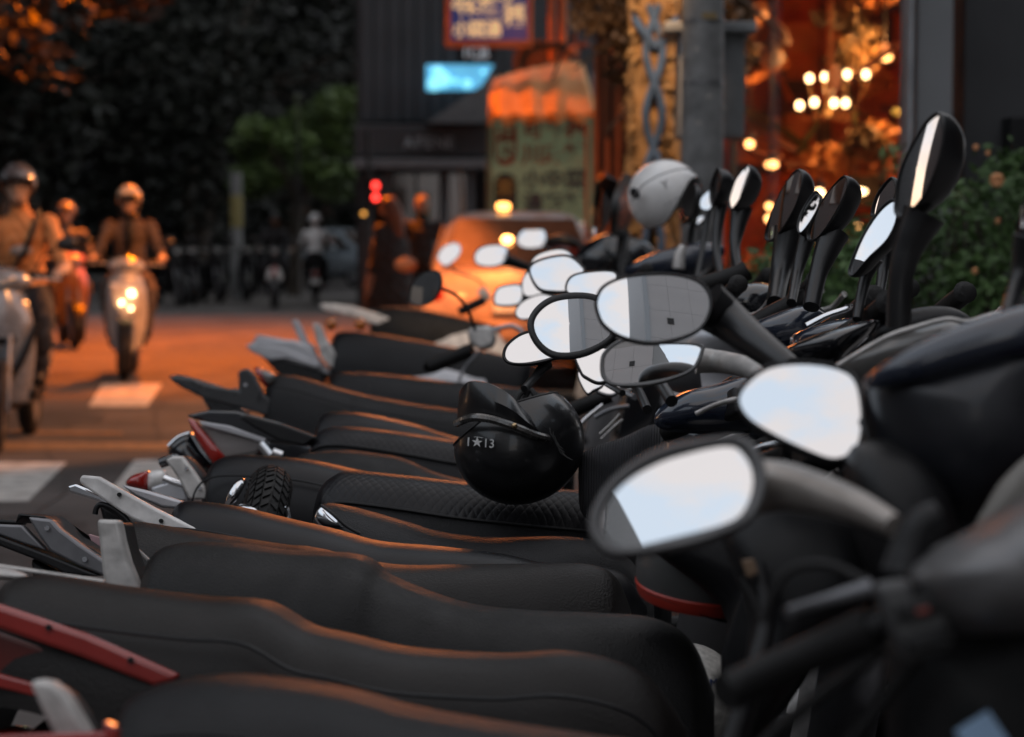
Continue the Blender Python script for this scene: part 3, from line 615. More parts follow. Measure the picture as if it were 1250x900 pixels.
MR(13, [(604, 364), (608, 353), (620, 349), (635, 349), (637, 361), (631, 371), (608, 372)], 7.0, refl=(-4, 45), rim=.006, stalk=[(634, 362, 7.1), (660, 375, 7.2), (690, 395, 7.3)], sr=.009)
MR(13, [(501, 361), (506, 344), (520, 333), (535, 333), (538, 347), (530, 364), (516, 372), (503, 369)], 6.6, refl=(-62, 6), rim=.004, D=.03, gmat=MIRROR_DIRTY,
   stalk=[(538, 352, 6.65), (556, 360, 6.7), (570, 376, 6.75), (578, 397, 6.8), (580, 404, 6.8)], sr=.0055)
MR(14, [(580, 312), (586, 304), (599, 300), (616, 301), (619, 311), (613, 321), (599, 325), (583, 322)], 8.8, refl=(-4, 46), rim=.006, stalk=[(614, 316, 8.85), (640, 325, 8.9), (670, 335, 9.0)], sr=[.03, .018, .012])
MR(15, [(632, 292), (638, 282), (650, 281), (663, 281), (666, 290), (663, 300), (647, 303), (635, 300)], 10.5, refl=(-4, 48), rim=.005, stalk=[(660, 300, 10.6), (690, 315, 10.8)], sr=.01)
MR(15, [(535, 315), (541, 303), (555, 297), (562, 303), (558, 314), (544, 324)], 11.2, refl=(-4, 46), rim=.004, gmat=MIRROR, shell=CHROME, stalk=[(547, 325, 11.2), (560, 333, 11.3), (580, 340, 11.5), (592, 350, 11.6)], sr=.006, sm=GREYM)
# the far-side mirrors of the near bikes, seen almost edge-on
def RM(i, g, Y, nrm, stalk, **k): return MR(i, g, Y, nrm=nrm, stalk=stalk, **k)
RM(2, [(1146, 141), (1152, 155), (1150, 180), (1142, 209), (1127, 241), (1106, 262), (1096, 258), (1097, 235), (1104, 205), (1118, 176), (1132, 152)], 2.78, (-.86, -.40, .12), [(1128, 262, 2.80), (1108, 305, 2.80), (1099, 345, 2.80), (1097, 400, 2.80)], rim=.005, D=.055, sr=[.030, .020, .017, .017], gmat=MIRROR_DIRTY)
RM(3, [(1092, 246), (1095, 267), (1084, 292), (1063, 313), (1044, 335), (1039, 327), (1054, 292), (1075, 258)], 3.2, (-.80, -.55, .35), [(1068, 315, 3.24), (1055, 345, 3.24), (1046, 390, 3.2)], rim=.004, D=.03, sr=[.014, .009, .007])
RM(4, [(1088, 219), (1094, 230), (1090, 246), (1075, 259), (1066, 262), (1072, 240)], 3.55, (-.82, -.45, .15), [(1084, 258, 3.6), (1078, 330, 3.6), (1068, 390, 3.5)], rim=.004, D=.03, sr=[.02, .010, .008])
RM(5, [(1032, 217), (1035, 230), (1021, 259), (1002, 287), (989, 292), (990, 278), (1006, 247), (1021, 226)], 4.0, (-.90, -.32, .14), [(1018, 285, 4.03), (1000, 330, 4.0), (990, 375, 3.95)], rim=.005, D=.05, sr=[.03, .018, .016])
RM(6, [(996, 236), (1001, 246), (992, 267), (979, 284), (975, 276), (982, 256)], 4.3, (-.75, -.6, .62), [(988, 280, 4.33), (974, 330, 4.3), (966, 370, 4.2)], rim=.004, D=.04, sr=[.02, .012, .010])
RM(7, [(974, 209), (980, 219), (974, 246), (959, 275), (943, 292), (936, 289), (942, 264), (959, 228)], 4.5, (-.92, -.30, .12), [(964, 280, 4.53), (953, 330, 4.5), (946, 370, 4.4)], rim=.005, D=.05, sr=[.034, .022, .018])
RM(9, [(912, 203), (916, 214), (910, 230), (900, 248), (893, 254), (891, 240), (899, 219)], 5.5, (-.80, -.5, .20), [(905, 255, 5.55), (897, 300, 5.5), (902, 335, 5.4)], rim=.005, D=.06, sr=[.03, .014, .012])
RM(10, [(876, 207), (881, 215), (878, 235), (870, 250), (868, 230)], 5.9, (-.95, -.2, .1), [(880, 250, 5.95), (874, 300, 5.9), (880, 340, 5.8)], rim=.004, D=.05, sr=[.02, .012, .010])
RM(11, [(869, 230), (871, 236), (867, 255), (856, 254), (856, 242)], 6.2, (-.45, -.85, .3), [(866, 255, 6.25), (858, 300, 6.2), (850, 340, 6.1)], rim=.004, D=.03, sr=.008)
RM(12, [(844, 222), (851, 232), (847, 261), (837, 273), (831, 262), (836, 236)], 7.0, (-.98, -.05, .1), [(848, 262, 7.05), (842, 310, 7.0), (850, 350, 6.9)], rim=.004, D=.04, sr=.012)
RM(13, [(841, 271), (850, 265), (859, 264), (856, 271), (844, 277)], 7.3, (-.35, -.7, .6), [(856, 272, 7.35), (850, 330, 7.2)], rim=.004, D=.02, sr=.009)
RM(14, [(764, 212), (769, 228), (767, 248), (756, 284), (746, 284), (748, 248), (756, 224)], 9.6, (-.96, .12, .1), [(762, 284, 9.7), (757, 330, 9.6), (757, 370, 9.5)], rim=.006, D=.06, sr=[.03, .022, .02])
RM(1, [(1262, 220), (1256, 245), (1246, 272), (1245, 296), (1262, 280), (1275, 240)], 2.3, (-.9, .1, .1), [(1258, 290, 2.3), (1244, 340, 2.3), (1230, 385, 2.25)], rim=.005, D=.04, sr=[.02, .010, .009])
# thin handlebar pieces, switch box and grip that read on their own
T_(13, 'grip', [(524, 449, .30), (527, 447, .30), (552, 437, .28), (577, 427, .26)], [.022, .028, .027, .026], RUBBER, seg=14, sm=3)
P(13, 'switch_housing', [(571, 404), (578, 400), (600, 398), (606, 412), (602, 424), (588, 428), (574, 420)], .22, .07, DULL, bevel=.012)
T_(13, 'brake_lever', [(600, 404, .2), (622, 398, .2), (636, 404, .2), (640, 416, .2)], .009, SILV)
T_(13, 'brake_cable', [(586, 428, .2), (575, 440, .2), (564, 455, .2), (560, 470, .15)], .006, GREYM)
T_(14, 'grip', [(560, 381, .1), (575, 374, .1), (592, 366, .1)], [.022, .022, .022], RUBBER)
P(15, 'switch_housing', [(582, 355), (592, 350), (600, 362), (590, 372)], .0, .06, DULL, bevel=.01)
T_(9, 'grip', [(676, 512, .2), (700, 500, .2), (745, 482, .2)], [.024, .02, .02], RUBBER, seg=14)
T_(9, 'brake_lever', [(700, 530, .16), (714, 512, .16), (736, 494, .16)], .005, CHROME)
T_(9, 'brake_lever', [(726, 510, .14), (745, 500, .14), (768, 496, .14)], .006, GREYM)
T_(8, 'brake_cable', [(732, 530, .1), (745, 518, .1), (757, 505, .1)], .003, DULL)
T_(8, 'brake_cable', [(734, 536, .1), (748, 522, .1), (760, 512, .1)], .003, DULL)
U(6, 'grip_cover', [(706, 592), (708, 560), (720, 548), (760, 534), (800, 518), (815, 540), (812, 600), (750, 640), (712, 630)], .15, .05, mat('ribbed_fabric', (.030, .030, .034), .85, bump=.8, bscale=60, pattern='rib'))
U(5, 'front_cowl', [(810, 520), (850, 492), (880, 480), (930, 490), (1000, 520), (1000, 600), (860, 640), (810, 590)], .05, .08, GLOSSK)
U(4, 'dash_cowl', [(800, 505), (830, 480), (870, 470), (930, 455), (980, 470), (960, 520), (880, 530), (810, 525)], .15, .05, NAVY)
T_(9, 'grip', [(846, 352, -.05), (870, 345, -.05), (900, 336, -.06), (912, 330, -.06)], [.022, .023, .024, .026], RUBBER)
T_(7, 'grip', [(900, 410, -.1), (930, 392, -.1), (965, 374, -.12), (985, 366, -.12)], [.022, .022, .022, .024], RUBBER)
U(8, 'handlebar_cowl', [(860, 365), (890, 350), (930, 345), (955, 360), (940, 395), (880, 400)], .0, .06, GLOSSK)
U(6, 'handlebar_cowl', [(905, 405), (940, 385), (985, 372), (1010, 385), (1000, 420), (930, 430)], .0, .06, NAVY)
T_(4, 'brake_lever', [(985, 398, -.1), (1010, 385, -.1), (1034, 377, -.1), (1036, 372, -.1)], [.006, .005, .005, .007], CHROME)
U(12, 'wind_deflector', [(762, 330), (790, 312), (830, 300), (870, 296), (885, 310), (850, 335), (790, 345)], .0, .05, NAVY)
T_(12, 'mirror_clamp', [(828, 328, -.1), (830, 312, -.1), (834, 300, -.1)], [.02, .018, .012], DULL)
U(14, 'front_cowl', [(700, 320), (712, 300), (745, 285), (790, 295), (800, 330), (760, 345), (710, 340)], .0, .10, GLOSSK)
U(15, 'tail_box', [(660, 305), (664, 293), (685, 288), (708, 293), (716, 308), (712, 325), (690, 330)], -.1, .10, DRED)
U(15, 'tail_box_lid', [(658, 302), (664, 291), (685, 286), (706, 291), (714, 303), (690, 300)], -.14, .10, BLACK)

# ---------------------------------------------------------------- helmets and small things on the bikes
def helmet(label, C, r, rotm, m, name='helmet', opening=True, band=None, visor=None, openmat=BLACK, ydepth=1.0):
    M = Matrix.Translation(C) @ rotm.to_4x4()
    root = empty(name, label, 'helmet', M)
    # shell: sphere with opening cut at the front-bottom; x forward, z up
    mb = MB(); secs = []; seg = 36
    for i in range(15):
        th = math.pi * 0.70 * i / 14
        ring = []
        for j in range(seg):
            ph = 2 * math.pi * j / seg; c = math.cos(ph)
            t2 = th * (1 - (.36 if opening else .12) * max(0, c) ** 2 * (i / 14) ** 2)
            ring.append(Vector((r * 1.12 * math.sin(t2) * c, r * .93 * math.sin(t2) * math.sin(ph), r * 1.02 * math.cos(t2))))
        secs.append(ring)
    last = secs[-1]
    secs.append([Vector((p.x * .9, p.y * .9, p.z + r * .03)) for p in last])
    secs.append([Vector((p.x * .82, p.y * .82, p.z * .2 + r * .15)) for p in last])
    secs.append([Vector((p.x * .3, p.y * .3, r * .7)) for p in last])
    mb.ring(secs, cap=False).build('shell', m, root)
    MB().ring([[v * 1.012 for v in last], [v * 1.03 + Vector((0, 0, r * .03)) for v in last], [v * 1.012 + Vector((0, 0, r * .06)) for v in last]], cap=False).build('edge_trim', openmat, root)
    return root, M

def rot_axes(x, z):
    z = Vector(z).normalized(); x = Vector(x); x = (x - z * x.dot(z)).normalized(); y = z.cross(x)
    return Matrix(((x.x, y.x, z.x), (x.y, y.y, z.y), (x.z, y.z, z.z)))
def text(s, loc_, size, m, parent=None, rot=(math.pi / 2, 0, 0), name='lettering', extrude=0.002, align='CENTER', M=None, offset=0.0):
    cu = bpy.data.curves.new(name, 'FONT'); cu.body = s; cu.size = size; cu.extrude = extrude; cu.align_x = align; cu.align_y = 'CENTER'
    cu.materials.append(m); o = bpy.data.objects.new(name, cu); COL.objects.link(o); o.parent = parent
    if M is not None: o.matrix_basis = M
    else: o.location = loc_; o.rotation_euler = rot
    cu.offset = offset; bpy.context.view_layer.update(); me = bpy.data.meshes.new_from_object(o.evaluated_get(bpy.context.evaluated_depsgraph_get())); me.name = name
    o2 = bpy.data.objects.new(name, me); o2.matrix_basis = o.matrix_basis.copy(); o2.parent = parent; bpy.data.objects.remove(o); bpy.data.curves.remove(cu); COL.objects.link(o2); o2.name = name
    return o2

# black open-face helmet lying upside down on the quilted seat
HBLK = mat('helmet_black', (.008, .008, .009), .3, coat=.35, var=.2)
hC = at(634, 542, 4.22)
root, HM = helmet('black helmet lying upside down on the quilted seat with white 13 lettering', hC, .118, rot_axes((-.93, -.25, -.25), (.34, -.20, -.92)), HBLK, opening=False)
def hloc(u, v, Y): return HM.inverted() @ at(u, v, Y)
pk = MB(); secs = []; PK = []
for a, b_, Y in (((558, 512), (561, 478), 4.18), ((575, 505), (572, 466), 4.14), ((600, 508), (596, 468), 4.11), ((625, 516), (622, 482), 4.10), ((648, 528), (645, 506), 4.11), ((662, 536), (660, 520), 4.13)):
    PK.append((hloc(*a, Y), hloc(*b_, Y + .02)))
PA, PB = catmull([x[0] for x in PK], 5), catmull([x[1] for x in PK], 5)
for p, q in zip(PA, PB):
    mdl = (p + q) / 2 + (HM.to_3x3().inverted() @ Vector((0, -.012, 0)))
    nrm = HM.to_3x3().inverted() @ Vector((0, .006, 0))
    secs.append([p, mdl, q, q + nrm, mdl + nrm, p + nrm])
pk.ring(secs).build('visor_peak', HBLK, root)
MB().tube([hloc(557, 517, 4.15), hloc(575, 510, 4.11), hloc(600, 512, 4.095), hloc(630, 522, 4.09), hloc(652, 531, 4.10), hloc(668, 535, 4.13)], [.008] * 6, 8, 4).build('band', mat('worn_trim', (.10, .095, .09), .25, metal=.5, coat=.5, var=.3, vscale=60), root)
MB().ellip(hloc(628, 520, 4.078), (.006, .006, .006), 10, 8).build('snap_button', mat('brass', (.5, .36, .2), .3, metal=1), root)
for pts in (((648, 505, 4.2), (630, 490, 4.2), (645, 470, 4.22), (662, 452, 4.25), (670, 440, 4.27)), ((652, 508, 4.2), (641, 488, 4.22), (648, 476, 4.22), (655, 490, 4.21), (648, 500, 4.2))):
    MB().tube([hloc(*p) for p in pts], .006, 8, 5).build('strap', mat('strap_web', (.02, .02, .02), .8), root)
WH = mat('white_print', (.85, .85, .84), .5, var=.05)
def htext(s, u, v, Y, size, ang):
    Mw = Matrix.Translation(at(u, v, Y)) @ Euler((R(90), R(ang), R(-14))).to_matrix().to_4x4()
    text(s, None, size, WH, root, M=HM.inverted() @ Mw, extrude=.0008)
htext('1★13', 586, 541, 4.115, .024, 3); htext('―――', 584, 534, 4.115, .006, 3)
for i in range(7):
    a = hloc(672 + i * 2.4 + random.uniform(-3, 3), 522 + i * 5, 4.105 + .003 * i); b_ = hloc(678 + i * 3 + random.uniform(-4, 4), 534 + i * 4.6, 4.11 + .004 * i)
    MB().tube([a, (a + b_) / 2 + Vector((.002, 0, .001)), b_], [.0006, .0012, .0005], 6, 3).build('scribble_mark', mat('faded_print', (.12, .12, .12), .6), root)

# white helmet hooked over a mirror
hC = at(812, 240, 7.0); WHM = mat('white_helmet_shell', (.86, .84, .82), .3, coat=.5, var=.06)
root, HM = helmet('white helmet perched on the handlebar mirrors beside the utility pole', hC, .118, rot_axes((.75, -.25, -.62), (-.45, -.12, .88)), WHM)
MB().tube([hloc(771, 246, 6.9), hloc(785, 226, 6.87), hloc(810, 212, 6.865), hloc(835, 206, 6.88), hloc(850, 212, 6.93)], .0022, 6, 5).build('visor_seam', mat('grey_seam', (.2, .19, .19), .5), root)
MB().ellip(hloc(775, 236, 6.905), (.016, .012, .02), 12, 8).build('visor_hinge', BLACK, root)
Mw = Matrix.Translation(at(812, 226, 6.855)) @ Euler((R(84), R(-18), 0)).to_matrix().to_4x4()
text('Y', None, .04, mat('grey_print', (.16, .15, .15), .5), root, M=HM.inverted() @ Mw, extrude=.001)
Mw = Matrix.Translation(at(822, 245, 6.85)) @ Euler((R(90), R(-28), 0)).to_matrix().to_4x4()
text('― ―', None, .03, MATS['grey_print'], root, M=HM.inverted() @ Mw, extrude=.001)
# speckled white helmet low between the seats
hC = at(838, 862, 3.42)
root, HM = helmet('speckled off-white helmet hanging low beyond the front seats', hC, .10, rot_axes((0, 1, -.2), (.05, 0, 1)), mat('speckled_white', (.42, .40, .37), .4, var=.25, vscale=90, bump=.3, bscale=50), opening=False)
Mw = Matrix.Translation(at(871, 834, 3.335)) @ Euler((R(80), 0, R(22))).to_matrix().to_4x4()
text('M', None, .018, mat('blue_print', (.03, .06, .2), .5), root, M=HM.inverted() @ Mw, extrude=.001)
# dark grey helmet with a red band
hC = at(866, 690, 3.05)
root, HM = helmet('dark grey helmet with a red band hanging behind the big oval mirror', hC, .105, rot_axes((-.6, -.6, -.1), (.15, -.1, 1)), mat('matt_grey_shell', (.075, .075, .075), .4, var=.12), opening=False)
rb = MB(); secs = []
for j in range(37):
    a = 2 * math.pi * j / 36
    secs.append([Vector((.105 * 1.12 * r_ * math.cos(a), .105 * .93 * r_ * math.sin(a), z)) for r_, z in ((.885, -.052), (.93, -.045), (.97, -.033), (.955, -.03), (.91, -.045), (.87, -.052))])
rb.ring(secs, cap=False).build('red_band', mat('red_band_vinyl', (.42, .04, .025), .4), root)

# upright tyre with chrome prongs
wc = at(305, 690, 4.35); wx = Vector((.95, .12, -.26)).normalized()
Mt = Matrix.Translation(wc); root = empty('spare_wheel', 'upright black tyre with chevron tread and chrome prongs standing between two seats', 'tyre', Mt)
Rw = .165; r_ = .042
MB().torus((0, 0, 0), Rw, r_, axis=wx, seg=48, ts=16).build('tyre', RUBBER, root)
a1 = wx.orthogonal().normalized(); a1 = (Vector((0, 0, 1)) - wx * wx.z).normalized(); b1 = wx.cross(a1)
tb = MB()
for i in range(54):
    th = 2 * math.pi * i / 54
    for s in (-1, 1):
        for q in range(3):
            p0, p1 = (q * .33 + .04), (q * .33 + .30)
            pts = []
            for pp, sh in ((p0, 0), (p1, .45), (p1, .45 + .62), (p0, .62)):
                t2 = th + (sh + .0) * (2 * math.pi / 54) * 1.0; al = s * pp * 1.25
                pts.append((t2, al))
            lo, hi = [], []
            for t2, al in pts:
                d = a1 * math.cos(t2) + b1 * math.sin(t2)
                for rr, L in ((r_ * .98, lo), (r_ * 1.10, hi)):
                    L.append(d * (Rw + rr * math.cos(al)) + wx * (rr * math.sin(al)))
            tb.add(lo + hi, [(0, 1, 2, 3), (4, 7, 6, 5), (0, 4, 5, 1), (1, 5, 6, 2), (2, 6, 7, 3), (3, 7, 4, 0)])
stuff(tb.build('tread', RUBBER, root, smooth=False))
MB().torus((0, 0, 0), Rw - .055, .016, axis=wx, seg=40, ts=10).build('rim', CHROME, root)
def wl(u, v, Y): return at(u, v, Y) - wc
for pts in (((276, 625, 4.28), (283, 608, 4.27), (291, 594, 4.28), (297, 588, 4.31)), ((330, 598, 4.27), (337, 606, 4.26), (346, 620, 4.25), (352, 634, 4.24)), ((293, 618, 4.24), (300, 622, 4.22), (312, 628, 4.2), (320, 640, 4.2))):
    o = MB().tube([wl(*p) for p in pts], [.006, .011, .011, .007], 10, 4).build('prong', CHROME, root)

# ---------------------------------------------------------------- people
def person(name, label, M, J, mats, hair=None, hairmat=None, helm=None, strap=None, group=None, extra=None, voxel=.011):
    """J: joint positions in the local frame. One remeshed body; mats keyed by region"""
    root = empty(name, label, 'person', M, group)
    caps = []   # (region, points, radii)
    hip, chest, neck, head = (Vector(J[k]) for k in ('hip', 'chest', 'neck', 'head'))
    fw = Vector(J.get('face', (1, 0, 0))).normalized(); side = Vector((0, 0, 1)).cross(fw).normalized(); upv = fw.cross(side)
    mb = MB()
    sw = J.get('sw', .17)
    n = 18; secs = []
    bs = Vector(J.get('side', side))
    tdir = (neck - hip).normalized(); bf = bs.cross(tdir).normalized()
    for q, wx_, wz_ in ((-.10, .08, .06), (-.06, .155, .11), (.05, .165, .12), (.28, .14, .105), (.5, .145, .11), (.72, .175, .115), (.88, .165, .09), (.97, .09, .065), (1.03, .055, .055)):
        c = hip.lerp(neck, q); k = sw / .17
        secs.append([c + bs * (wx_ * k * math.cos(2 * math.pi * j / n)) + bf * (wz_ * math.sin(2 * math.pi * j / n)) for j in range(n)])
    mb.ring(secs)
    segs = [('top', hip.lerp(neck, .2), hip.lerp(neck, .95), .17), ('bottom', hip, hip.lerp(neck, .1), .17)]
    def cap(reg, pts, rs):
        pts = [Vector(p) for p in pts]; mb.tube(pts, rs, 12, 3)
        mb.ellip(pts[0], (rs[0],) * 3, 10, 8); mb.ellip(pts[-1], (rs[-1],) * 3, 10, 8)
        for i in range(len(pts) - 1): segs.append((reg if isinstance(reg, str) else reg[i], pts[i], pts[i + 1], max(rs[i], rs[i + 1])))
    cap('skin', [neck - tdir * .03, head - upv * .07], [.055, .05])
    # head
    mb.ellip(head + upv * .015, (.082, .075, .105), 18, 14, Matrix((fw, side, upv)).transposed())
    mb.ellip(head + fw * .02 - upv * .045, (.062, .055, .06), 14, 10, Matrix((fw, side, upv)).transposed())
    mb.ellip(head + fw * .088 - upv * .012, (.016, .012, .022), 8, 6, Matrix((fw, side, upv)).transposed())
    mb.ellip(head + fw * .078 - upv * .055, (.012, .025, .008), 8, 6, Matrix((fw, side, upv)).transposed())
    for s in (1, -1): mb.ellip(head + side * (.078 * s), (.02, .01, .032), 8, 6, Matrix((fw, side, upv)).transposed())
    segs.append(('skin', head - upv * .06, head + upv * .05, .11))
    for s, k in ((1, 'l'), (-1, 'r')):
        sh = Vector(J['sh_' + k]); el = Vector(J['el_' + k]); ha = Vector(J['ha_' + k])
        cap(J.get('sleeve', ('top', 'skin')), [sh, el, ha], [.058, .042, .028])
        hd = (ha - el).normalized(); fd = Vector(J.get('fdir', hd)).normalized(); hs = fd.cross(Vector((0, 0, 1))).normalized() if abs(fd.z) < .95 else Vector((0, 1, 0))
        palm = ha + fd * .045
        mb.ellip(palm, (.048, .038, .018), 10, 8, Matrix((fd, hs, fd.cross(hs))).transposed()); segs.append(('skin', ha, palm + fd * .08, .06))
        for i in range(4):
            L = (.07, .078, .074, .06)[i]; b0 = palm + fd * .035 + hs * ((i - 1.5) * .019); dn = Vector((0, 0, -1))
            mb.tube([b0, b0 + fd * L * .45, b0 + fd * L * .65 + dn * L * .3, b0 + fd * L * .45 + dn * L * .6], [.0095, .009, .0085, .0075], 8)
        tb0 = palm - fd * .015 + hs * (.034 * -s); mb.tube([tb0, tb0 + fd * .03 - hs * .02 * s, tb0 + fd * .055 - hs * .018 * s + Vector((0, 0, -.02))], [.012, .011, .008], 8)
        hp = Vector(J['hp_' + k]); kn = Vector(J['kn_' + k]); an = Vector(J['an_' + k]); toe = Vector(J['toe_' + k])
        cap(J.get('leg', ('bottom', 'bottom')), [hp, kn, an], [.085, .06, .042]); cap('shoe', [an - Vector((0, 0, .03)), toe], [.045, .035])
    if extra: extra(mb, segs, cap)
    me = bpy.data.meshes.new('body'); me.from_pydata(mb.v, [], mb.f); tmp = bpy.data.objects.new('tmp', me); COL.objects.link(tmp)
    rm = tmp.modifiers.new('r', 'REMESH'); rm.mode = 'VOXEL'; rm.voxel_size = voxel; rm.use_smooth_shade = True
    sm = tmp.modifiers.new('s', 'SMOOTH'); sm.factor = .6; sm.iterations = 7
    bpy.context.view_layer.update(); dg = bpy.context.evaluated_depsgraph_get()
    m2 = bpy.data.meshes.new_from_object(tmp.evaluated_get(dg)); m2.name = 'body'
    bpy.data.objects.remove(tmp); bpy.data.meshes.remove(me)
    m2.materials.clear(); keys = ['top', 'bottom', 'skin', 'shoe', 'hood']
    for k in keys: m2.materials.append(mats.get(k, mats['top']))
    nf = len(m2.polygons); cen = np.empty(nf * 3); m2.polygons.foreach_get('center', cen); cen = cen.reshape(-1, 3)
    best = np.full(nf, 1e9); idx = np.zeros(nf, dtype=np.int32)
    for reg, a, b, r_ in segs:
        a = np.array(a); b = np.array(b); ab = b - a; t = np.clip(((cen - a) @ ab) / max(ab @ ab, 1e-9), 0, 1); d = np.linalg.norm(cen - (a + t[:, None] * ab), axis=1) - r_
        w = d < best; best[w] = d[w]; idx[w] = keys.index(reg)
    nv = len(m2.vertices); co = np.empty(nv * 3); m2.vertices.foreach_get('co', co); no = np.empty(nv * 3); m2.vertices.foreach_get('normal', no); co = co.reshape(-1, 3); no = no.reshape(-1, 3)
    keep = np.ones(nv, bool); ls = np.empty(nf, dtype=np.int32); lt = np.empty(nf, dtype=np.int32); m2.polygons.foreach_get('loop_start', ls); m2.polygons.foreach_get('loop_total', lt)
    lv = np.empty(len(m2.loops), dtype=np.int32); m2.loops.foreach_get('vertex_index', lv); fl = np.repeat(idx, lt); keep[lv[fl == 2]] = False
    q_ = co; dsp = .006 * np.sin(q_[:, 0] * 41 + 3 * np.sin(q_[:, 2] * 23) + q_[:, 1] * 17) + .004 * np.sin(q_[:, 2] * 70 + 4 * np.sin(q_[:, 1] * 31 + q_[:, 0] * 12))
    co = co + no * (dsp * keep)[:, None]; m2.vertices.foreach_set('co', co.reshape(-1))
    m2.polygons.foreach_set('material_index', idx); m2.polygons.foreach_set('use_smooth', [True] * nf)
    o = bpy.data.objects.new('body', m2); COL.objects.link(o); o.parent = root
    Rm = Matrix((fw, side, upv)).transposed()
    for s in (1, -1):
        MB().ellip(head + fw * .079 + side * (.03 * s) + upv * .018, (.006, .013, .007), 8, 6, Rm).build('eye', BLACK, root)
    if hair:
        h = MB().ellip(head + upv * .03 - fw * .02, (.095, .088, .10), 16, 12, Rm)
        if hair == 'long':
            h.tube([head - fw * .05 + upv * .04, head - fw * .085 - upv * .08, head - fw * .10 - upv * .25, head - fw * .09 - upv * .34], [.07, .085, .075, .03], 12, 4)
        h.build('hair', hairmat, root)
    if helm:
        hm = MB(); secs = []
        for i in range(11):
            th = math.pi * .60 * i / 10; ring = []
            for j in range(24):
                ph = 2 * math.pi * j / 24; c = math.cos(ph); t2 = th * (1 - .38 * max(0, c) * (i / 10) ** 2)
                ring.append(head + upv * .025 + Rm @ Vector((.132 * math.sin(t2) * c, .115 * math.sin(t2) * math.sin(ph), .13 * math.cos(t2))))
            secs.append(ring)
        secs.append([head + (p - head) * .88 for p in secs[-1]]); secs.append([head + (p - head) * .6 + upv * .05 for p in secs[-2]])
        ho = hm.ring(secs, cap=False).build('helmet', helm, root)
        pr = [[head + upv * (.055 + dz) + Rm @ Vector(((.115 + d) * math.cos(a), (.105 + d * .6) * math.sin(a), 0)) for d, dz in ((0, 0), (.045, -.012), (.045, -.008), (0, .012))] for a in [R(-60 + 120 * k / 10) for k in range(11)]]
        MB().ring(pr).build('helmet_peak', BLACK, ho)
        for s in (1, -1): MB().tube([head + side * (.098 * s) + fw * .01 - upv * .01, head + side * (.07 * s) + fw * .03 - upv * .08, head + fw * .045 - upv * .115], .006, 6, 3).build('chin_strap', BLACK, root)
    if strap: MB().tube([Vector(p) for p in strap], .016, 8, 5).build('bag_strap', BLACK, root)
    return root
def rider_joints(hh=.80, lean=.05, steer=0, w=.33):
    z = hh
    return dict(hip=(.34, 0, z + .09), chest=(.38, 0, z + .4), neck=(.38 + lean, 0, z + .60), head=(.43 + lean, 0, z + .755), face=(1, 0, -.03), side=(0, 1, 0),
        sh_l=(.38 + lean, .18, z + .54), sh_r=(.38 + lean, -.18, z + .54), el_l=(.56, .29, z + .28), el_r=(.56, -.29, z + .28),
        ha_l=(.84, w - .03, z + .255), ha_r=(.84, -w + .03, z + .255), fdir=(1, 0, -.1),
        hp_l=(.36, .10, z + .06), hp_r=(.36, -.10, z + .06), kn_l=(.78, .20, z - .06), kn_r=(.78, -.20, z - .06), an_l=(.74, .16, .43), an_r=(.74, -.16, .43), toe_l=(.90, .17, .39), toe_r=(.90, -.17, .39))

SKIN = mat('skin', (.52, .33, .24), .5, var=.08)
mat('lit_headlight', (.9, .8, .6), .2, emit=(1, .62, .28), estr=14)
HAIR = mat('dark_hair', (.02, .014, .01), .5); BRHAIR = mat('brown_hair', (.13, .05, .022), .5)
def ride(label, cat, px, py, Y, heading, col, light=True, group='scooters being ridden on the road', light_on=False, name='ridden_scooter', mirrors=True, seatcol=None):
    """heading in degrees from +X; wheels on the ground below pixel px"""
    P0 = at(px, py, Y); a = R(heading); M = Matrix.Translation((P0.x, Y, 0)) @ Matrix.Rotation(a, 4, 'Z') @ Matrix.Translation((-.7, 0, 0))
    root = empty(name, label, cat, M, group)
    scooter_lower(root, .79, col, 1.05, steer=4, simple=True, fender=BLACK, shieldw=.85)
    handlebars(root, 1.05, 4, col, cowlmat=col, mirrors=mirrors, light_on=light_on, simple=True)
    n = 16
    MB().ring([sring(n, 0, .70, .08, .05, x=-.02), sring(n, 0, .72, .13, .07, x=.08), sring(n, 0, .71, .14, .07, x=.3), sring(n, 0, .69, .12, .07, x=.5), sring(n, 0, .67, .07, .05, x=.64)]).build('seat', seatcol or VINYL, root)
    return root, M

# woman riding towards us at the left edge
LGREY = mat('light_grey_paint', (.34, .35, .37), .25, metal=.3, coat=.6)
sr, sM = ride('grey and silver scooter ridden by the woman at the left edge of the road', 'scooter', 18, 500, 12.9, -86, LGREY)
MB().ellip((1.12, 0, .66), (.05, .10, .06), 14, 8).build('horn_cover', BLACK, sr)
MB().tube([(1.10, -.20, .75), (1.16, -.10, .50), (1.14, 0, .42), (1.16, .10, .50), (1.10, .20, .75)], .02, 8, 4).build('shield_trim', BLACK, sr)
person('person', 'woman in orange short-sleeved top and dark helmet riding with a black shoulder strap', sM, rider_joints(.80, .03),
    dict(top=mat('orange_cotton', (.62, .27, .10), .8, bump=.3, bscale=40), bottom=mat('dark_trousers', (.03, .03, .035), .8), skin=SKIN, shoe=BLACK), hair='short', hairmat=HAIR, helm=mat('dark_silver_helmet', (.10, .10, .11), .25, coat=.6),
    strap=[(.44, .12, 1.42), (.52, .10, 1.30), (.52, .02, 1.12), (.46, -.12, .98)])
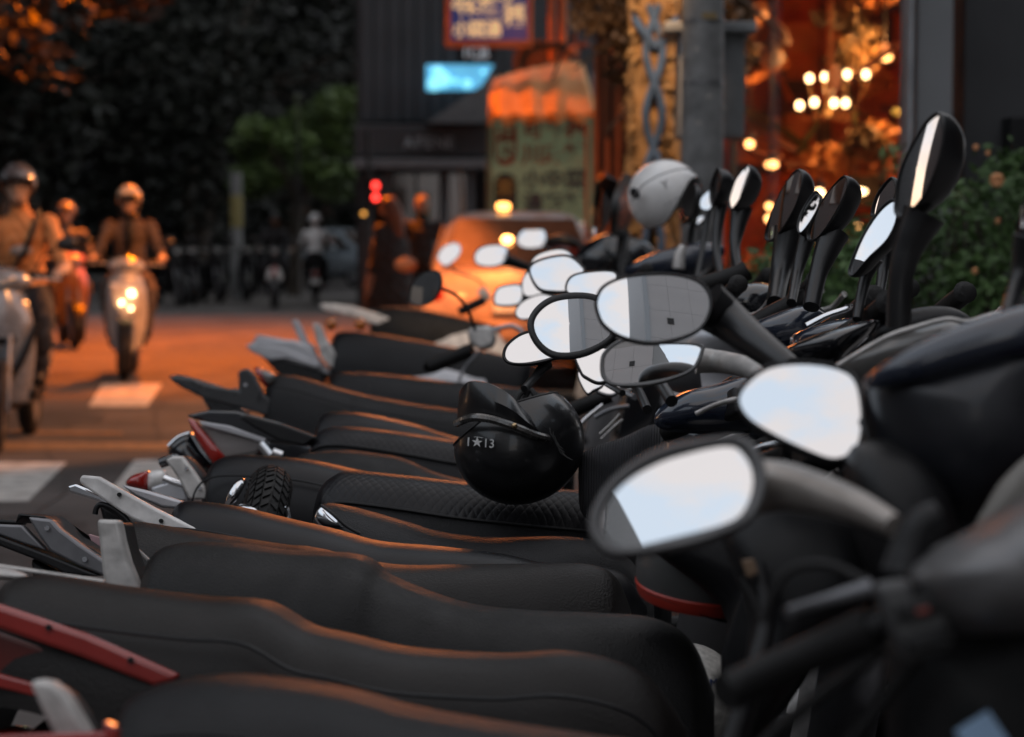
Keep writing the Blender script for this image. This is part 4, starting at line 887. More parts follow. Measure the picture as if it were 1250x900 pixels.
# second rider, coming towards us in the orange light
sr, sM = ride('pale scooter with lit headlamp ridden towards the camera in the orange light', 'scooter', 158, 440, 19.2, -83, mat('cream_paint', (.60, .56, .52), .3, coat=.4), light_on=False)
LIT = MATS['lit_headlight']
MB().ellip((1.27, .055, .76), (.014, .026, .026), 12, 8).build('headlight', LIT, sr); MB().ellip((1.275, -.03, .68), (.010, .018, .018), 12, 8).build('position_lamp', LIT, sr); MB().ellip((1.275, .05, .63), (.008, .014, .014), 12, 8).build('position_lamp', LIT, sr)
MB().ring([[Vector((1.215, y, z)) for y, z in ((-.15, .86), (.15, .86), (.13, .68), (0, .50), (-.13, .68))], [Vector((1.255, y * .8, .5 + (z - .5) * .85 + .02)) for y, z in ((-.15, .86), (.15, .86), (.13, .68), (0, .50), (-.13, .68))]]).build('front_panel', WHITEP, sr, bevel=.01)
person('person', 'rider in a tan jacket and orange-lit open helmet on the pale scooter', sM, dict(rider_joints(.82, .06), sleeve=('top', 'top')),
    dict(top=mat('tan_jacket', (.12, .085, .065), .85, bump=.3, bscale=30), bottom=mat('grey_trousers', (.10, .08, .07), .85), skin=SKIN, shoe=BLACK), hair='short', hairmat=HAIR, helm=mat('cream_helmet', (.70, .55, .38), .35, coat=.4))
MB().ellip((.535, 0, 1.30), (.03, .05, .13), 12, 8).build('headlight_reflex', BLACK, None) if 0 else None
_p = [o for o in bpy.data.objects if o.get('label', '').startswith('rider in a tan jacket')][0]
MB().torus((.44, 0, 1.44), .062, .030, axis=Vector((0, 0, 1)), seg=20, ts=10).build('scarf', BLACK, _p)
MB().ellip((.525, 0, 1.27), (.028, .045, .15), 12, 8).build('shirt_front', BLACK, _p)
MB().ellip((.575, 0, 1.60), (.035, .085, .05), 14, 8).build('visor', mat('smoke_visor', (.05, .04, .035), .1, coat=1), _p)
_w = [o for o in bpy.data.objects if o.get('label', '').startswith('woman in orange')][0]
for s_ in (-1,): MB().tube([(.40, .09 * s_, 1.60), (.385, .105 * s_, 1.48), (.42, .12 * s_, 1.36)], [.02, .02, .008], 8, 3).build('hair', HAIR, _w)
MB().ellip((.50, .02, 1.17), (.03, .07, .035), 10, 6).build('shirt_print', mat('grey_shirt_print', (.35, .34, .34), .8), _w)
# orange scooter just behind the woman, and a pale-helmeted rider on it
sr, sM = ride('orange scooter half hidden behind the woman rider', 'scooter', 84, 390, 24.5, -72, mat('orange_paint', (.42, .14, .03), .3, coat=.5))
person('person', 'rider in grey with pale helmet behind the woman rider', sM, dict(rider_joints(.76, .12), sleeve=('top', 'top')), dict(top=mat('grey_jacket', (.12, .12, .125), .9), bottom=MATS['dark_trousers'], skin=SKIN, shoe=BLACK), helm=mat('pale_helmet', (.13, .13, .14), .3), voxel=.014)
# rider in white seen from behind, far down the road
sr, sM = ride('far dark scooter ridden away by the person in a white shirt', 'scooter', 385, 350, 41.0, 95, BLACK)
person('person', 'rider in white shirt and white helmet seen from behind far down the road', sM, dict(rider_joints(.80, .03), sleeve=('top', 'top')), dict(top=mat('white_shirt', (.85, .84, .84), .8), bottom=MATS['dark_trousers'], skin=SKIN, shoe=BLACK), helm=mat('white_helmet', (.75, .75, .76), .3), voxel=.016)
# dark rider facing us in the middle distance
sr, sM = ride('dark sport scooter with red and white front waiting in the shadow', 'scooter', 336, 368, 38.0, -85, BLACK)
MB().ellip((1.225, .07, .60), (.02, .06, .13), 12, 8, Matrix.Rotation(R(14), 3, 'X')).build('front_panel', WHITEP, sr); MB().ellip((1.225, -.07, .60), (.02, .06, .13), 12, 8, Matrix.Rotation(R(-14), 3, 'X')).build('front_panel', WHITEP, sr); MB().ellip((1.25, 0, .66), (.02, .04, .10), 12, 8).build('front_panel', RED, sr)
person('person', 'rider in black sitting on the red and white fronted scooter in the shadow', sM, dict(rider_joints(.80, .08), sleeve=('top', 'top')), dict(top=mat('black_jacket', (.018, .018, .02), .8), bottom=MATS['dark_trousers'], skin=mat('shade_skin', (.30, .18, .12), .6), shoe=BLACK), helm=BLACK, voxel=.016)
# standing woman in black and man with a cap
def standing(z=1.6, lean=0):
    k = z / 1.7
    return dict(hip=(0, 0, .93 * k), chest=(0, 0, 1.2 * k), neck=(.01, 0, 1.44 * k), head=(.02, 0, 1.59 * k), face=(1, 0, 0), side=(0, 1, 0),
        sh_l=(0, .17, 1.38 * k), sh_r=(0, -.17, 1.38 * k), el_l=(-.02, .23, 1.10 * k), el_r=(.0, -.23, 1.10 * k), ha_l=(.08, .24, .86 * k), ha_r=(.14, -.22, .88 * k), fdir=(.3, 0, -1),
        hp_l=(0, .09, .90 * k), hp_r=(0, -.09, .90 * k), kn_l=(.03, .10, .48 * k), kn_r=(.01, -.10, .48 * k), an_l=(0, .10, .10), an_r=(-.02, -.10, .10), toe_l=(.14, .11, .04), toe_r=(.12, -.11, .04))
def coat(mb, segs, cap):
    n = 18
    mb.ring([[Vector((x + a * math.cos(2 * math.pi * j / n), b * math.sin(2 * math.pi * j / n), z)) for j in range(n)] for z, a, b, x in ((1.36, .10, .17, 0), (1.15, .16, .22, 0), (.9, .19, .25, 0), (.62, .22, .28, 0), (.5, .21, .27, 0))])
    segs.append(('top', Vector((0, 0, 1.3)), Vector((0, 0, .52)), .24))
Pw = at(476, 400, 22.4)
person('person', 'woman with long reddish brown hair in a long black coat standing behind the row', Matrix.Translation((Pw.x, 22.4, 0)) @ Matrix.Rotation(R(150), 4, 'Z') @ Matrix.Diagonal((1.12, 1.12, 1.0, 1)), dict(standing(1.66), sleeve=('top', 'top')), dict(top=mat('black_coat', (.012, .012, .013), .8), bottom=BLACK, skin=MATS['shade_skin'], shoe=BLACK), hair='long', hairmat=BRHAIR, extra=coat)
Pw = at(516, 400, 24.5)
person('person', 'man in black with a pale cap standing near the orange car', Matrix.Translation((Pw.x, 24.5, 0)) @ Matrix.Rotation(R(-100), 4, 'Z'), dict(standing(1.72), sleeve=('top', 'top')), dict(top=MATS['black_jacket'], bottom=BLACK, skin=MATS['shade_skin'], shoe=BLACK), hair='short', hairmat=mat('pale_cap', (.34, .27, .2), .8), extra=None)

# parked scooters under the trees on the far left, one model copied
def copy_tree(o, parent=None):
    c = o.copy(); COL.objects.link(c); c.parent = parent
    for ch in list(o.children): copy_tree(ch, c)
    return c
kr, kM = ride('', 'scooter', 205, 350, 38, -60, BLACK, group='dark scooters parked under the far trees', name='parked_scooter')
far = [(205, 39, -60, 'dark parked scooter just right of the pale-lit rider, leftmost under the far trees'), (232, 40, -75, 'dark parked scooter second from the left under the far trees'), (258, 41, -68, 'dark parked scooter left of the white post'),
       (300, 42, -80, 'dark parked scooter just right of the white post'), (280, 47, -100, 'dark parked scooter behind the white post'), (318, 46, -72, 'dark parked scooter beside the red and white fronted one')]
for i, (px, Y, hd, lb) in enumerate(far):
    o = kr if i == 0 else copy_tree(kr)
    Pq = at(px, 350, Y); o.matrix_basis = Matrix.Translation((Pq.x, Y, 0)) @ Matrix.Rotation(R(hd), 4, 'Z') @ Matrix.Translation((-.7, 0, 0)); o['label'] = lb

# ---------------------------------------------------------------- cars
def car(name, label, M, paint, glass, rear=True, taxi=False, simple=False):
    root = empty(name, label, 'car', M)
    L, W = 4.5, 1.74; n = 24
    def sec(x, zb, zt, w, e=4): return sring(n, 0, (zb + zt) / 2, w / 2, (zt - zb) / 2, e, x)
    MB().ring([sec(-2.25, .42, .86, 1.50), sec(-2.18, .30, .98, 1.64), sec(-1.9, .24, 1.02, 1.72), sec(-1.2, .22, 1.0, 1.75), sec(0, .2, .96, 1.76), sec(1.1, .22, .92, 1.75), sec(1.9, .26, .84, 1.68), sec(2.2, .35, .72, 1.50)]).build('body', paint, root)
    cab = [(-1.62, .98, 1.42), (-1.35, 1.16, 1.36), (-1.0, 1.40, 1.22), (-.5, 1.475, 1.16), (.1, 1.48, 1.15), (.55, 1.40, 1.18), (1.1, 1.10, 1.32), (1.35, .95, 1.40)]
    MB().ring([sring(n, 0, (z + .8) / 2, w / 2, (z - .8) / 2, 5, x) for x, z, w in cab]).build('cabin', paint, root)
    def quad(nm, pts, m, off):
        nn = (Vector(pts[1]) - Vector(pts[0])).cross(Vector(pts[2]) - Vector(pts[0])).normalized() * off
        k = len(pts); a = [Vector(p) + nn for p in pts]; b = [Vector(p) - nn * .2 for p in pts]
        return MB().add(a + b, [tuple(range(k)), tuple(reversed(range(k, 2 * k)))] + [(i, (i + 1) % k, k + (i + 1) % k, k + i) for i in range(k)]).build(nm, m, root, bevel=.01)
    quad('rear_window', [(-1.66, -.60, 1.0), (-1.66, .60, 1.0), (-1.07, .50, 1.385), (-1.07, -.50, 1.385)], glass, -.03)
    quad('windscreen', [(1.30, .60, 1.0), (1.30, -.60, 1.0), (.64, -.50, 1.39), (.64, .50, 1.39)], glass, -.03)
    for s in (1, -1):
        quad('side_window', [(-1.2, .70 * s, 1.0), (-.1, .71 * s, 1.0), (-.1, .60 * s, 1.37), (-.85, .60 * s, 1.35)], glass, .02 * s * -1)
        quad('side_window', [(0, .71 * s, 1.0), (1.0, .69 * s, 1.0), (.5, .60 * s, 1.34), (0, .60 * s, 1.37)], glass, .02 * s * -1)
        MB().ellip((-2.2, .66 * s, .80), (.06, .14, .11), 12, 8).build('tail_light', TAIL, root)
        MB().ellip((2.14, .62 * s, .66), (.07, .16, .08), 12, 8).build('headlight', CLEAR, root)
        MB().ellip((.78, .98 * s, 1.0), (.06, .11, .07), 10, 8).build('wing_mirror', paint, root)
        for x in (-1.35, 1.35):
            w = MB().torus((x, .78 * s, .31), .23, .085, seg=24, ts=10).build('wheel', RUBBER, root)
            MB().ring([[Vector((x + r_ * math.cos(a), (.78 + d) * s, .31 + r_ * math.sin(a))) for a in [2 * math.pi * j / 16 for j in range(16)]] for r_, d in ((.2, .02), (.2, .07), (.1, .05), (.03, .07))]).build('rim', SILV, w)
    MB().box((-2.27, 0, .52), (.03, 1.45, .14)).build('bumper', paint, root, bevel=.03)
    MB().box((-2.27, 0, .74), (.02, .40, .14)).build('number_plate', WHITEP, root)
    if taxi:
        MB().ring([sring(12, .1, 1.515, .060, .034, 3, -.55), sring(12, .1, 1.515, .05, .03, 3, -.47)]).build('roof_glint', mat('roof_glint_glow', (.9, .6, .3), .4, emit=(1, .42, .10), estr=6), root)  # glowing block stands in for a lamp reflection on the roof edge
        MB().tube([(-.9, .45, 1.44), (-1.0, .47, 1.85)], .012, 6).build('aerial', BLACK, root)
        MB().ellip((-1.40, .08, 1.235), (.02, .045, .03), 12, 8).build('window_glint', mat('window_glint_glow', (1, .6, .3), .4, emit=(1, .45, .12), estr=13), root)  # glowing bead stands in for a lamp reflection on the rear window
    return root
DGLASS = mat('car_glass', (.07, .045, .035), .12, coat=1.0, var=.1)
Pc = at(608, 300, 17.4)
car('parked_car', 'orange sedan seen from behind with glowing reflection stand-ins on roof and window beyond the mirrors', Matrix.Translation((Pc.x + .13, 18.9, 0)) @ Matrix.Rotation(R(91), 4, 'Z'), mat('taxi_paint', (.40, .23, .14), .42, coat=.25, metal=.1), mat('taxi_glass', (.20, .11, .07), .15, coat=1.0), taxi=True)
Pc = at(405, 330, 52)
car('parked_car', 'pale blue grey sedan far down the road beyond the white-shirted rider', Matrix.Translation((Pc.x, 54, 0)) @ Matrix.Rotation(R(-40), 4, 'Z'), mat('pale_blue_paint', (.45, .52, .58), .25, coat=.7, metal=.3), DGLASS)
# ---------------------------------------------------------------- ground
ASPH = mat('asphalt', (.075, .068, .065), .85, var=.35, vscale=1.1, bump=.9, bscale=55)
ASPH2 = mat('asphalt_far', (.085, .07, .062), .8, var=.15, vscale=.6, bump=.7, bscale=40)
PAINT = mat('road_paint', (.52, .50, .47), .7, var=.3, vscale=9, bump=.4, bscale=70)
YPAINT = mat('yellow_road_paint', (.20, .13, .07), .7, var=.4, vscale=14)
def sheet(name, pts, z, m):
    return MB().add([Vector((x, y, z)) for x, y in pts], [tuple(range(len(pts)))]).build(name, m, smooth=False)
struct(sheet('ground', [(-150, -60), (150, -60), (150, 250), (-150, 250)], -.02, mat('dark_soil', (.05, .047, .042), .95, bump=.8, bscale=8)))
rd = struct(sheet('road', [(-9.5, -40), (2.6, -40), (1.9, 9.0), (1.2, 20), (.6, 48), (.2, 120), (-14, 120), (-11.5, 48), (-10, 20)], 0.0, ASPH))
# kerb and pavement of slabs
def kx(y): return 1.62 - .05 * y + (.0 if y < 12 else 0)
kb = []
for y0 in range(-6, 26):
    a, b = Vector((kx(y0), y0 + .004, 0)), Vector((kx(y0 + 1), y0 + .996, 0))
    o = MB().add([(a.x, a.y, -.02), (a.x + .15, a.y, -.02), (b.x + .15, b.y, -.02), (b.x, b.y, -.02), (a.x + .01, a.y, .13), (a.x + .15, a.y, .13), (b.x + .15, b.y, .13), (b.x + .01, b.y, .13)], [(0, 3, 2, 1), (4, 5, 6, 7), (0, 1, 5, 4), (1, 2, 6, 5), (2, 3, 7, 6), (3, 0, 4, 7)]).build('kerb_stone', mat('kerb_concrete', (.22, .21, .2), .85, bump=.5, bscale=60), bevel=.008)
    kb.append(o)
pv = struct(MB().add([(kx(-6) + .16, -6, .12), (30, -6, .12), (30, 26, .12), (kx(26) + .16, 26, .12), (kx(-6) + .16, -6, -.01), (30, -6, -.01), (30, 26, -.01), (kx(26) + .16, 26, -.01)], [(0, 1, 2, 3), (4, 7, 6, 5), (0, 4, 5, 1), (1, 5, 6, 2), (2, 6, 7, 3), (3, 7, 4, 0)]).build('pavement', mat('pavement_slabs', (.16, .15, .145), .85, bump=.6, bscale=3, pattern='cell'), smooth=False))
for o in kb: o.parent = pv
def gp(u, v):
    d = ray(u, v); k = -CAM_H / d.z; p = CAMP + d * k; return (p.x, p.y)
def marking(pts, m=PAINT, nm='road_marking'):
    o = sheet(nm, [gp(*p) for p in pts], .004, m); o.parent = rd; return o
marking([(125, 469), (198, 469), (180, 497), (108, 497)])
marking([(-80, 565), (82, 565), (34, 613), (-140, 613)])
marking([(165, 562), (225, 562), (215, 600), (135, 600)])
marking([(-200, 541), (700, 541), (700, 549), (-200, 551)], YPAINT)
marking([(-200, 524), (150, 528), (150, 531), (-200, 528)], YPAINT)

PATCH = mat('tar_patch', (.045, .042, .041), .75, var=.25, vscale=5, bump=.6, bscale=45); PATCH2 = mat('pale_patch', (.11, .10, .095), .85, var=.2, vscale=4, bump=.6, bscale=50)
def patch(pts, m):
    rq = random.Random(len(pts) * 7 + int(pts[0][0])); P_ = [gp(*p) for p in pts]; P_ = [(q.x + rq.uniform(-.03, .03), q.y + rq.uniform(-.05, .05)) for q in catmull([Vector((a, b, 0)) for a, b in P_], 6, closed=True)]
    o = sheet('road_patch', P_, .002, m); o.parent = rd
patch([(-60, 640), (90, 632), (110, 690), (-80, 700)], PATCH)
patch([(215, 420), (330, 418), (322, 440), (190, 444)], PATCH); patch([(60, 385), (180, 384), (175, 392), (50, 394)], PATCH2); patch([(-40, 508), (120, 506), (100, 520), (-60, 522)], PATCH)
for pts_ in ([(230, 395), (205, 430), (222, 470), (190, 500), (196, 540)], [(90, 520), (60, 545), (80, 590), (40, 640), (60, 690)], [(300, 385), (280, 402), (300, 425)]):
    q = catmull([Vector((*gp(*p), .0)) for p in pts_], 8); wv = [Vector((random.uniform(-.02, .02), random.uniform(-.05, .05), 0)) for _ in q]; q = [a + b for a, b in zip(q, wv)]
    V_ = [a + Vector((-.008, 0, .003)) for a in q] + [a + Vector((.008, 0, .003)) for a in q]; n_ = len(q)
    o = MB().add(V_, [(i, i + 1, n_ + i + 1, n_ + i) for i in range(n_ - 1)]).build('road_crack', PATCH, smooth=False); o.parent = rd
# ---------------------------------------------------------------- street lamp that throws the orange light
LAMPM = mat('sodium_glass', (1, .6, .2), .4, emit=(1, .36, .06), estr=12)
sl = empty('street_lamp', 'grey street lamp with an orange sodium head above the road, beyond the car', 'street lamp', Matrix.Translation((1.9, 25.7, 0)))
MB().tube([(0, 0, 0), (0, 0, 4), (0, 0, 6.4), (-.3, 0, 6.85), (-4.3, 0, 7.0)], [.09, .07, .05, .04, .03], 12, 3).build('post', GREYM, sl)
MB().ring([sring(12, 0, 6.95, .14, .06, 2.5, -5.3), sring(12, 0, 6.97, .16, .08, 2.5, -4.9), sring(12, 0, 6.95, .08, .05, 2.5, -4.3)]).build('lamp_head', GREYM, sl)
MB().ellip((-4.9, 0, 6.88), (.2, .11, .04), 14, 6).build('lamp_glass', LAMPM, sl)

# ---------------------------------------------------------------- trees
BARK = mat('bark', (.07, .055, .045), .9, bump=1.0, bscale=14, vscale=4, var=.3)
def leafmat(n, c, c2): return mat(n, c, .6, col2=c2, vscale=1.6)
LEAF = leafmat('leaves_dark', (.009, .0125, .006), (.004, .006, .0035)); LEAFG = leafmat('leaves_green', (.12, .18, .05), (.05, .08, .025)); LEAFO = leafmat('leaves_brown', (.045, .022, .009), (.014, .010, .006))  # LEAFO: brown leaf tone with darker brown patches
def leaves(centre_radii, n, size, seed, flat=.5):
    rg = np.random.RandomState(seed); C_ = np.array([c for c, r in centre_radii]); Rr = np.array([r for c, r in centre_radii])
    w = (Rr[:, 0] * Rr[:, 1] * Rr[:, 2]) ** .8; k = rg.choice(len(C_), n, p=w / w.sum())
    d = rg.normal(size=(n, 3)); d /= np.linalg.norm(d, axis=1)[:, None]; rad = rg.uniform(.35, 1.05, n) ** .6
    p = C_[k] + d * Rr[k] * rad[:, None]
    a = rg.normal(size=(n, 3)); a[:, 2] *= flat; a /= np.linalg.norm(a, axis=1)[:, None]; b = np.cross(a, rg.normal(size=(n, 3))); b /= np.linalg.norm(b, axis=1)[:, None]
    s = rg.uniform(.6, 1.3, n)[:, None] * size
    V = np.stack([p - a * s, p - b * s * .45 + a * s * .1, p + a * s, p + b * s * .45 + a * s * .1], 1).reshape(-1, 3)
    F = np.arange(4 * n).reshape(-1, 4)
    return V, F
def leafobj(name, V, F, m, parent=None):
    me = bpy.data.meshes.new(name); me.from_pydata(V.tolist(), [], F.tolist()); me.materials.append(m)
    o = bpy.data.objects.new(name, me); COL.objects.link(o); o.parent = parent; return o
def tree(label, x, y, h, cz, rad, m, n, size, seed, lean=(0, 0), tr=.2, group='dark street trees over the road', low=None):
    rg = random.Random(seed); t = empty('street_tree', label, 'tree', Matrix.Translation((x, y, 0)), group)
    tb = MB(); top = Vector((lean[0], lean[1], cz)); tb.tube([(0, 0, -.1), (lean[0] * .2, lean[1] * .2, cz * .35), (lean[0] * .6, lean[1] * .6, cz * .7), tuple(top)], [tr * 1.3, tr, tr * .75, tr * .35], 12, 4)
    cl = []
    for i in range(16):
        a = rg.uniform(0, 2 * math.pi); q = rg.uniform(.35, 1) ** .7; zz = cz + rg.uniform(-.55, .9) * (h - cz)
        c = (lean[0] + rad * q * math.cos(a) * .8, lean[1] + rad * q * math.sin(a) * .8, zz); rr = rad * rg.uniform(.28, .5); cl.append((c, (rr, rr, rr * .65)))
        if i % 2 == 0:
            st = Vector((lean[0] * .5, lean[1] * .5, cz * .65)); tb.tube([st, st.lerp(Vector(c), .5) + Vector((0, 0, .25)), c], [tr * .5, tr * .28, tr * .1], 8, 3)
    tb.build('trunk', BARK, t)
    if low: cl += low
    V, F = leaves(cl, n, size, seed); leafobj('crown', V, F, m, t); return t
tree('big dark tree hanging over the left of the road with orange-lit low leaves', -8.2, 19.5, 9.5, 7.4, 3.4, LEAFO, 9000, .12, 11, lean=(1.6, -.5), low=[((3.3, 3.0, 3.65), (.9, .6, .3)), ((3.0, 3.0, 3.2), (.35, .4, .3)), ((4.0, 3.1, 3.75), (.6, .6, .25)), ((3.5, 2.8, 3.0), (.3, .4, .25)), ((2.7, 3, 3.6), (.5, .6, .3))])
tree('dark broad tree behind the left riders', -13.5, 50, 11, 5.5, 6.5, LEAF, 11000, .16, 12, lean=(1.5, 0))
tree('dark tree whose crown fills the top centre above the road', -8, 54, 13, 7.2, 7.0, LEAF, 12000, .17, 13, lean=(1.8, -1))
tree('tree with a dim green lit crown left of the traffic light', -4.7, 46, 4.3, 2.9, 1.5, LEAFG, 5000, .11, 14, lean=(.2, 0), group=None, tr=.14)
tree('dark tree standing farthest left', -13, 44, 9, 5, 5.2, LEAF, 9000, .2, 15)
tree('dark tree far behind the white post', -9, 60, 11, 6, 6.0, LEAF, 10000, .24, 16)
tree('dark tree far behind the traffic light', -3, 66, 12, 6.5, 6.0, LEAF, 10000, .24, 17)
tree('unseen wide banyan added to block sky above the parked scooters on the far left', -17, 37, 14, 11, 8.0, LEAF, 13000, .42, 51)  # out-of-frame crowns, this and the next, added to shade the far trees
tree('unseen wide banyan added to block sky above the white post', -13, 60, 15, 12, 9, LEAF, 13000, .45, 53)
V, F = leaves([((x, 72 + (i % 3), 1.6), (3.2, 1.2, 2.2)) for i, x in enumerate(range(-34, 8, 3))], 9000, .3, 31)
stuff(leafobj('hedge_mass', V, F, LEAF)).__setitem__('label', 'dark shrubbery filling the far end of the street'); bpy.data.objects['hedge_mass']['category'] = 'shrubbery'
# far dark block closing the street
fb = empty('office_block', 'long unlit dark block closing off the end of the street', 'building', Matrix.Translation((-14, 80, 0)))
MB().box((0, 0, 8), (70, 6, 16)).build('wall', mat('dark_concrete', (.04, .04, .042), .9), fb)
for i in range(14):
    for j in range(2):
        MB().box((-24 + i * 3.4, -3.02, 2.2 + j * 3.6), (2.0, .08, 1.6)).build('window', DGLASS, fb)

pl = empty('crown_fill_post', 'added dark post holding the fill light of the green tree crown', 'lamp', Matrix.Translation((-4.4, 44.0, 0)))
MB().tube([(0, 0, 0), (0, 0, 4.1)], .03, 8).build('post', BLACK, pl); MB().ellip((0, 0, 4.15), (.12, .12, .05), 12, 6).build('post_hood', BLACK, pl)
lamp('crown_fill_light', 'POINT', (-4.4, 43.6, 3.9), 11, (.8, 1.0, .45), shadow_soft_size=.1)  # added fill that lights the green crown; its post is made up
# white post, traffic light
wp = empty('post', 'pale post with a yellow band standing at the far left roadside', 'post', Matrix.Translation((at(289, 320, 43).x, 43, 0)))
MB().tube([(0, 0, 0), (0, 0, 2.55)], .12, 14).build('shaft', mat('pale_concrete', (.30, .31, .31), .8, var=.2, vscale=3, bump=.4), wp)
MB().tube([(0, 0, 1.45), (0, 0, 2.1)], .128, 14).build('yellow_band', mat('dull_yellow', (.35, .30, .12), .7), wp)
Pt = at(459, 234, 33)
tl = empty('traffic_light', 'small traffic signal glowing red on a thin grey pole', 'traffic light', Matrix.Translation((Pt.x, 33, 0)))
MB().tube([(-.12, .1, 0), (-.12, .1, 2.9)], .035, 10).build('pole', BLACK, tl)
MB().box((0, 0, Pt.z), (.24, .14, .46)).build('housing', BLACK, tl, bevel=.02)
REDL = mat('red_signal', (1, .05, .03), .4, emit=(1, .04, .03), estr=5)
for dz in (.09, -.09): MB().ellip((0, -.08, Pt.z + dz), (.052, .02, .055), 16, 8).build('red_lens', REDL, tl)
Pt = at(446, 263, 33); MB().ellip((Pt.x - tl.location.x, 0, Pt.z), (.03, .03, .03), 10, 8)
al = empty('beacon', 'tiny amber lamp left of the traffic signal pole', 'lamp', Matrix.Translation((Pt.x, 32.6, 0)))
MB().tube([(0, 0, 0), (0, 0, Pt.z)], .02, 8).build('pole', BLACK, al); MB().ellip((0, 0, Pt.z + .02), (.035, .035, .035), 10, 8).build('lamp_glass', mat('amber_glow', (1, .5, .1), .4, emit=(1, .45, .08), estr=1.6), al)
Pt = at(6, 129, 45)
al = empty('far_lamp', 'small white lamp glowing at the far left edge among the trees', 'lamp', Matrix.Translation((Pt.x, 45, 0)))
MB().tube([(0, 0, 0), (0, 0, Pt.z - .05)], .03, 8).build('post', GREYM, al); MB().ellip((0, 0, Pt.z), (.05, .05, .05), 10, 8).build('lamp_glass', mat('white_glow', (1, 1, .9), .4, emit=(.8, 1, .8), estr=1.5), al)

# ---------------------------------------------------------------- dark shop building across the street (left of the signs)
def px_box(mb, u0, v0, u1, v1, Y, dep, O):
    a, b = at(u0, v1, Y), at(u1, v0, Y); mb.box(Vector(((a.x + b.x) / 2, Y + dep / 2, (a.z + b.z) / 2)) - O, (abs(b.x - a.x), dep, abs(b.z - a.z))); return mb
def pb(name, u0, v0, u1, v1, Y, dep, m, root, bevel=0.0, label=None):
    return px_box(MB(), u0, v0, u1, v1, Y, dep, root.location).build(name, m, root, smooth=False, bevel=bevel, label=label)
DW = mat('dark_cladding', (.032, .034, .038), .6, var=.15, vscale=1.5, bump=.3, bscale=5)
bl = empty('shop_building', 'dark two storey shop building behind the people and the traffic signal', 'building', Matrix.Translation((-1.4, 37, 0)))
pb('wall', 436, -250, 780, 390, 37, 6, DW, bl)
pb('fascia', 432, 152, 600, 192, 36.2, .7, mat('fascia_board', (.03, .03, .033), .5), bl, bevel=.03)
pb('canopy', 430, 194, 600, 206, 35.6, 1.3, mat('canopy_grey', (.10, .10, .105), .6), bl, bevel=.02)
for u in (447, 470, 540, 572, 596): pb('pier', u, 206, u + 7, 390, 36.4, .5, mat('pier_grey', (.11, .115, .125), .7), bl)
for u0, u1 in ((478, 506), (510, 536), (547, 568)): pb('window', u0, 212, u1, 330, 36.7, .2, DGLASS, bl)
for u in range(440, 600, 17): pb('cladding_panel', u, -20, u + 15, 148, 36.8, .16, DW, bl, bevel=.01)
pb('door', 508, 236, 524, 330, 36.55, .2, mat('ochre_poster', (.24, .18, .05), .7), bl)
GL = mat('grey_sign_letters', (.34, .36, .38), .5)
for ch, u in (('A', 499), ('F', 512), ('E', 523), ('N', 537), ('E', 549)):
    p = at(u, 175, 36.1) - bl.location; text(ch, p, .26, GL, bl, extrude=.02)
# slanted dark roof between blue screen and awning
MB().add([at(520, 150, 35.5) - bl.location, at(600, 96, 35.5) - bl.location, at(600, 150, 35.5) - bl.location, at(520, 150, 36.6) - bl.location, at(600, 96, 36.6) - bl.location, at(600, 150, 36.6) - bl.location], [(0, 1, 2), (3, 5, 4), (0, 3, 4, 1), (1, 4, 5, 2), (2, 5, 3, 0)]).build('lean_to_roof', mat('slate_grey', (.09, .095, .10), .7), bl, smooth=False)
# cyan lit screen
cy = empty('lit_sign', 'glowing cyan sign on the dark building above the lettering', 'sign', Matrix.Translation((0, 35.9, 0)))
sg = MB().add([at(520, 79, 35.9) - cy.location, at(603, 79, 35.9) - cy.location, at(585, 110, 35.9) - cy.location, at(520, 111, 35.9) - cy.location, at(520, 79, 36.1) - cy.location, at(603, 79, 36.1) - cy.location, at(585, 110, 36.1) - cy.location, at(520, 111, 36.1) - cy.location], [(0, 1, 2, 3), (4, 7, 6, 5), (0, 4, 5, 1), (1, 5, 6, 2), (2, 6, 7, 3), (3, 7, 4, 0)])
sg.build('panel', mat('cyan_panel', (.2, .5, .7), .4, emit=(.09, .42, .68), estr=.85, var=.3, vscale=2), cy, smooth=False)
CYG = mat('cyan_glow', (.5, .9, 1), .4, emit=(.22, .78, 1.0), estr=1.1)
for u, v, r_ in ((534, 88, .10), (541, 98, .13), (530, 103, .12), (570, 103, .08), (556, 100, .05), (590, 88, .04)):
    MB().ellip(at(u, v, 35.87) - cy.location, (r_, .04, r_), 14, 8).build('glowing_mark', CYG, cy)

# ---------------------------------------------------------------- blue menu sign, awning stall, green board
BY = 25.0
OFR = mat('orange_sign_frame', (.55, .22, .09), .5)
bs = empty('menu_sign', 'blue hanging sign in an orange frame with cream Chinese characters', 'sign', Matrix.Translation((0, BY, 0)))
pb('panel', 549, -30, 645, 50, BY, .08, mat('blue_panel', (.02, .035, .16), .35, emit=(.015, .03, .13), estr=.6), bs)
for a in ((544, 49, 650, 57), (544, -35, 550, 49), (644, -35, 650, 49)): pb('frame', *a, BY - .06, .16, OFR, bs, bevel=.01)
CREAM = mat('cream_letters', (.75, .62, .42), .5, emit=(.9, .62, .30), estr=.62)
for ch, u, v, s in (('牛', 563, 9, .22), ('肉', 582, 9, .22), ('麵', 602, 9, .22), ('小', 563, 37, .2), ('菜', 582, 37, .2), ('湯', 602, 37, .2), ('大', 628, -6, .26), ('福', 628, 21, .26)):
    o = text(ch, at(u, v, BY - .02) - bs.location, s, CREAM, bs, extrude=.01, offset=.006)
pb('bracket', 640, 52, 690, 60, BY + .3, .06, BLACK, bs)
wl = empty('wall_lettering', 'pale lit characters just under the blue sign', 'sign', Matrix.Translation((0, 30, 0)))
pb('backing', 560, 56, 604, 76, 30.1, .08, BLACK, wl)
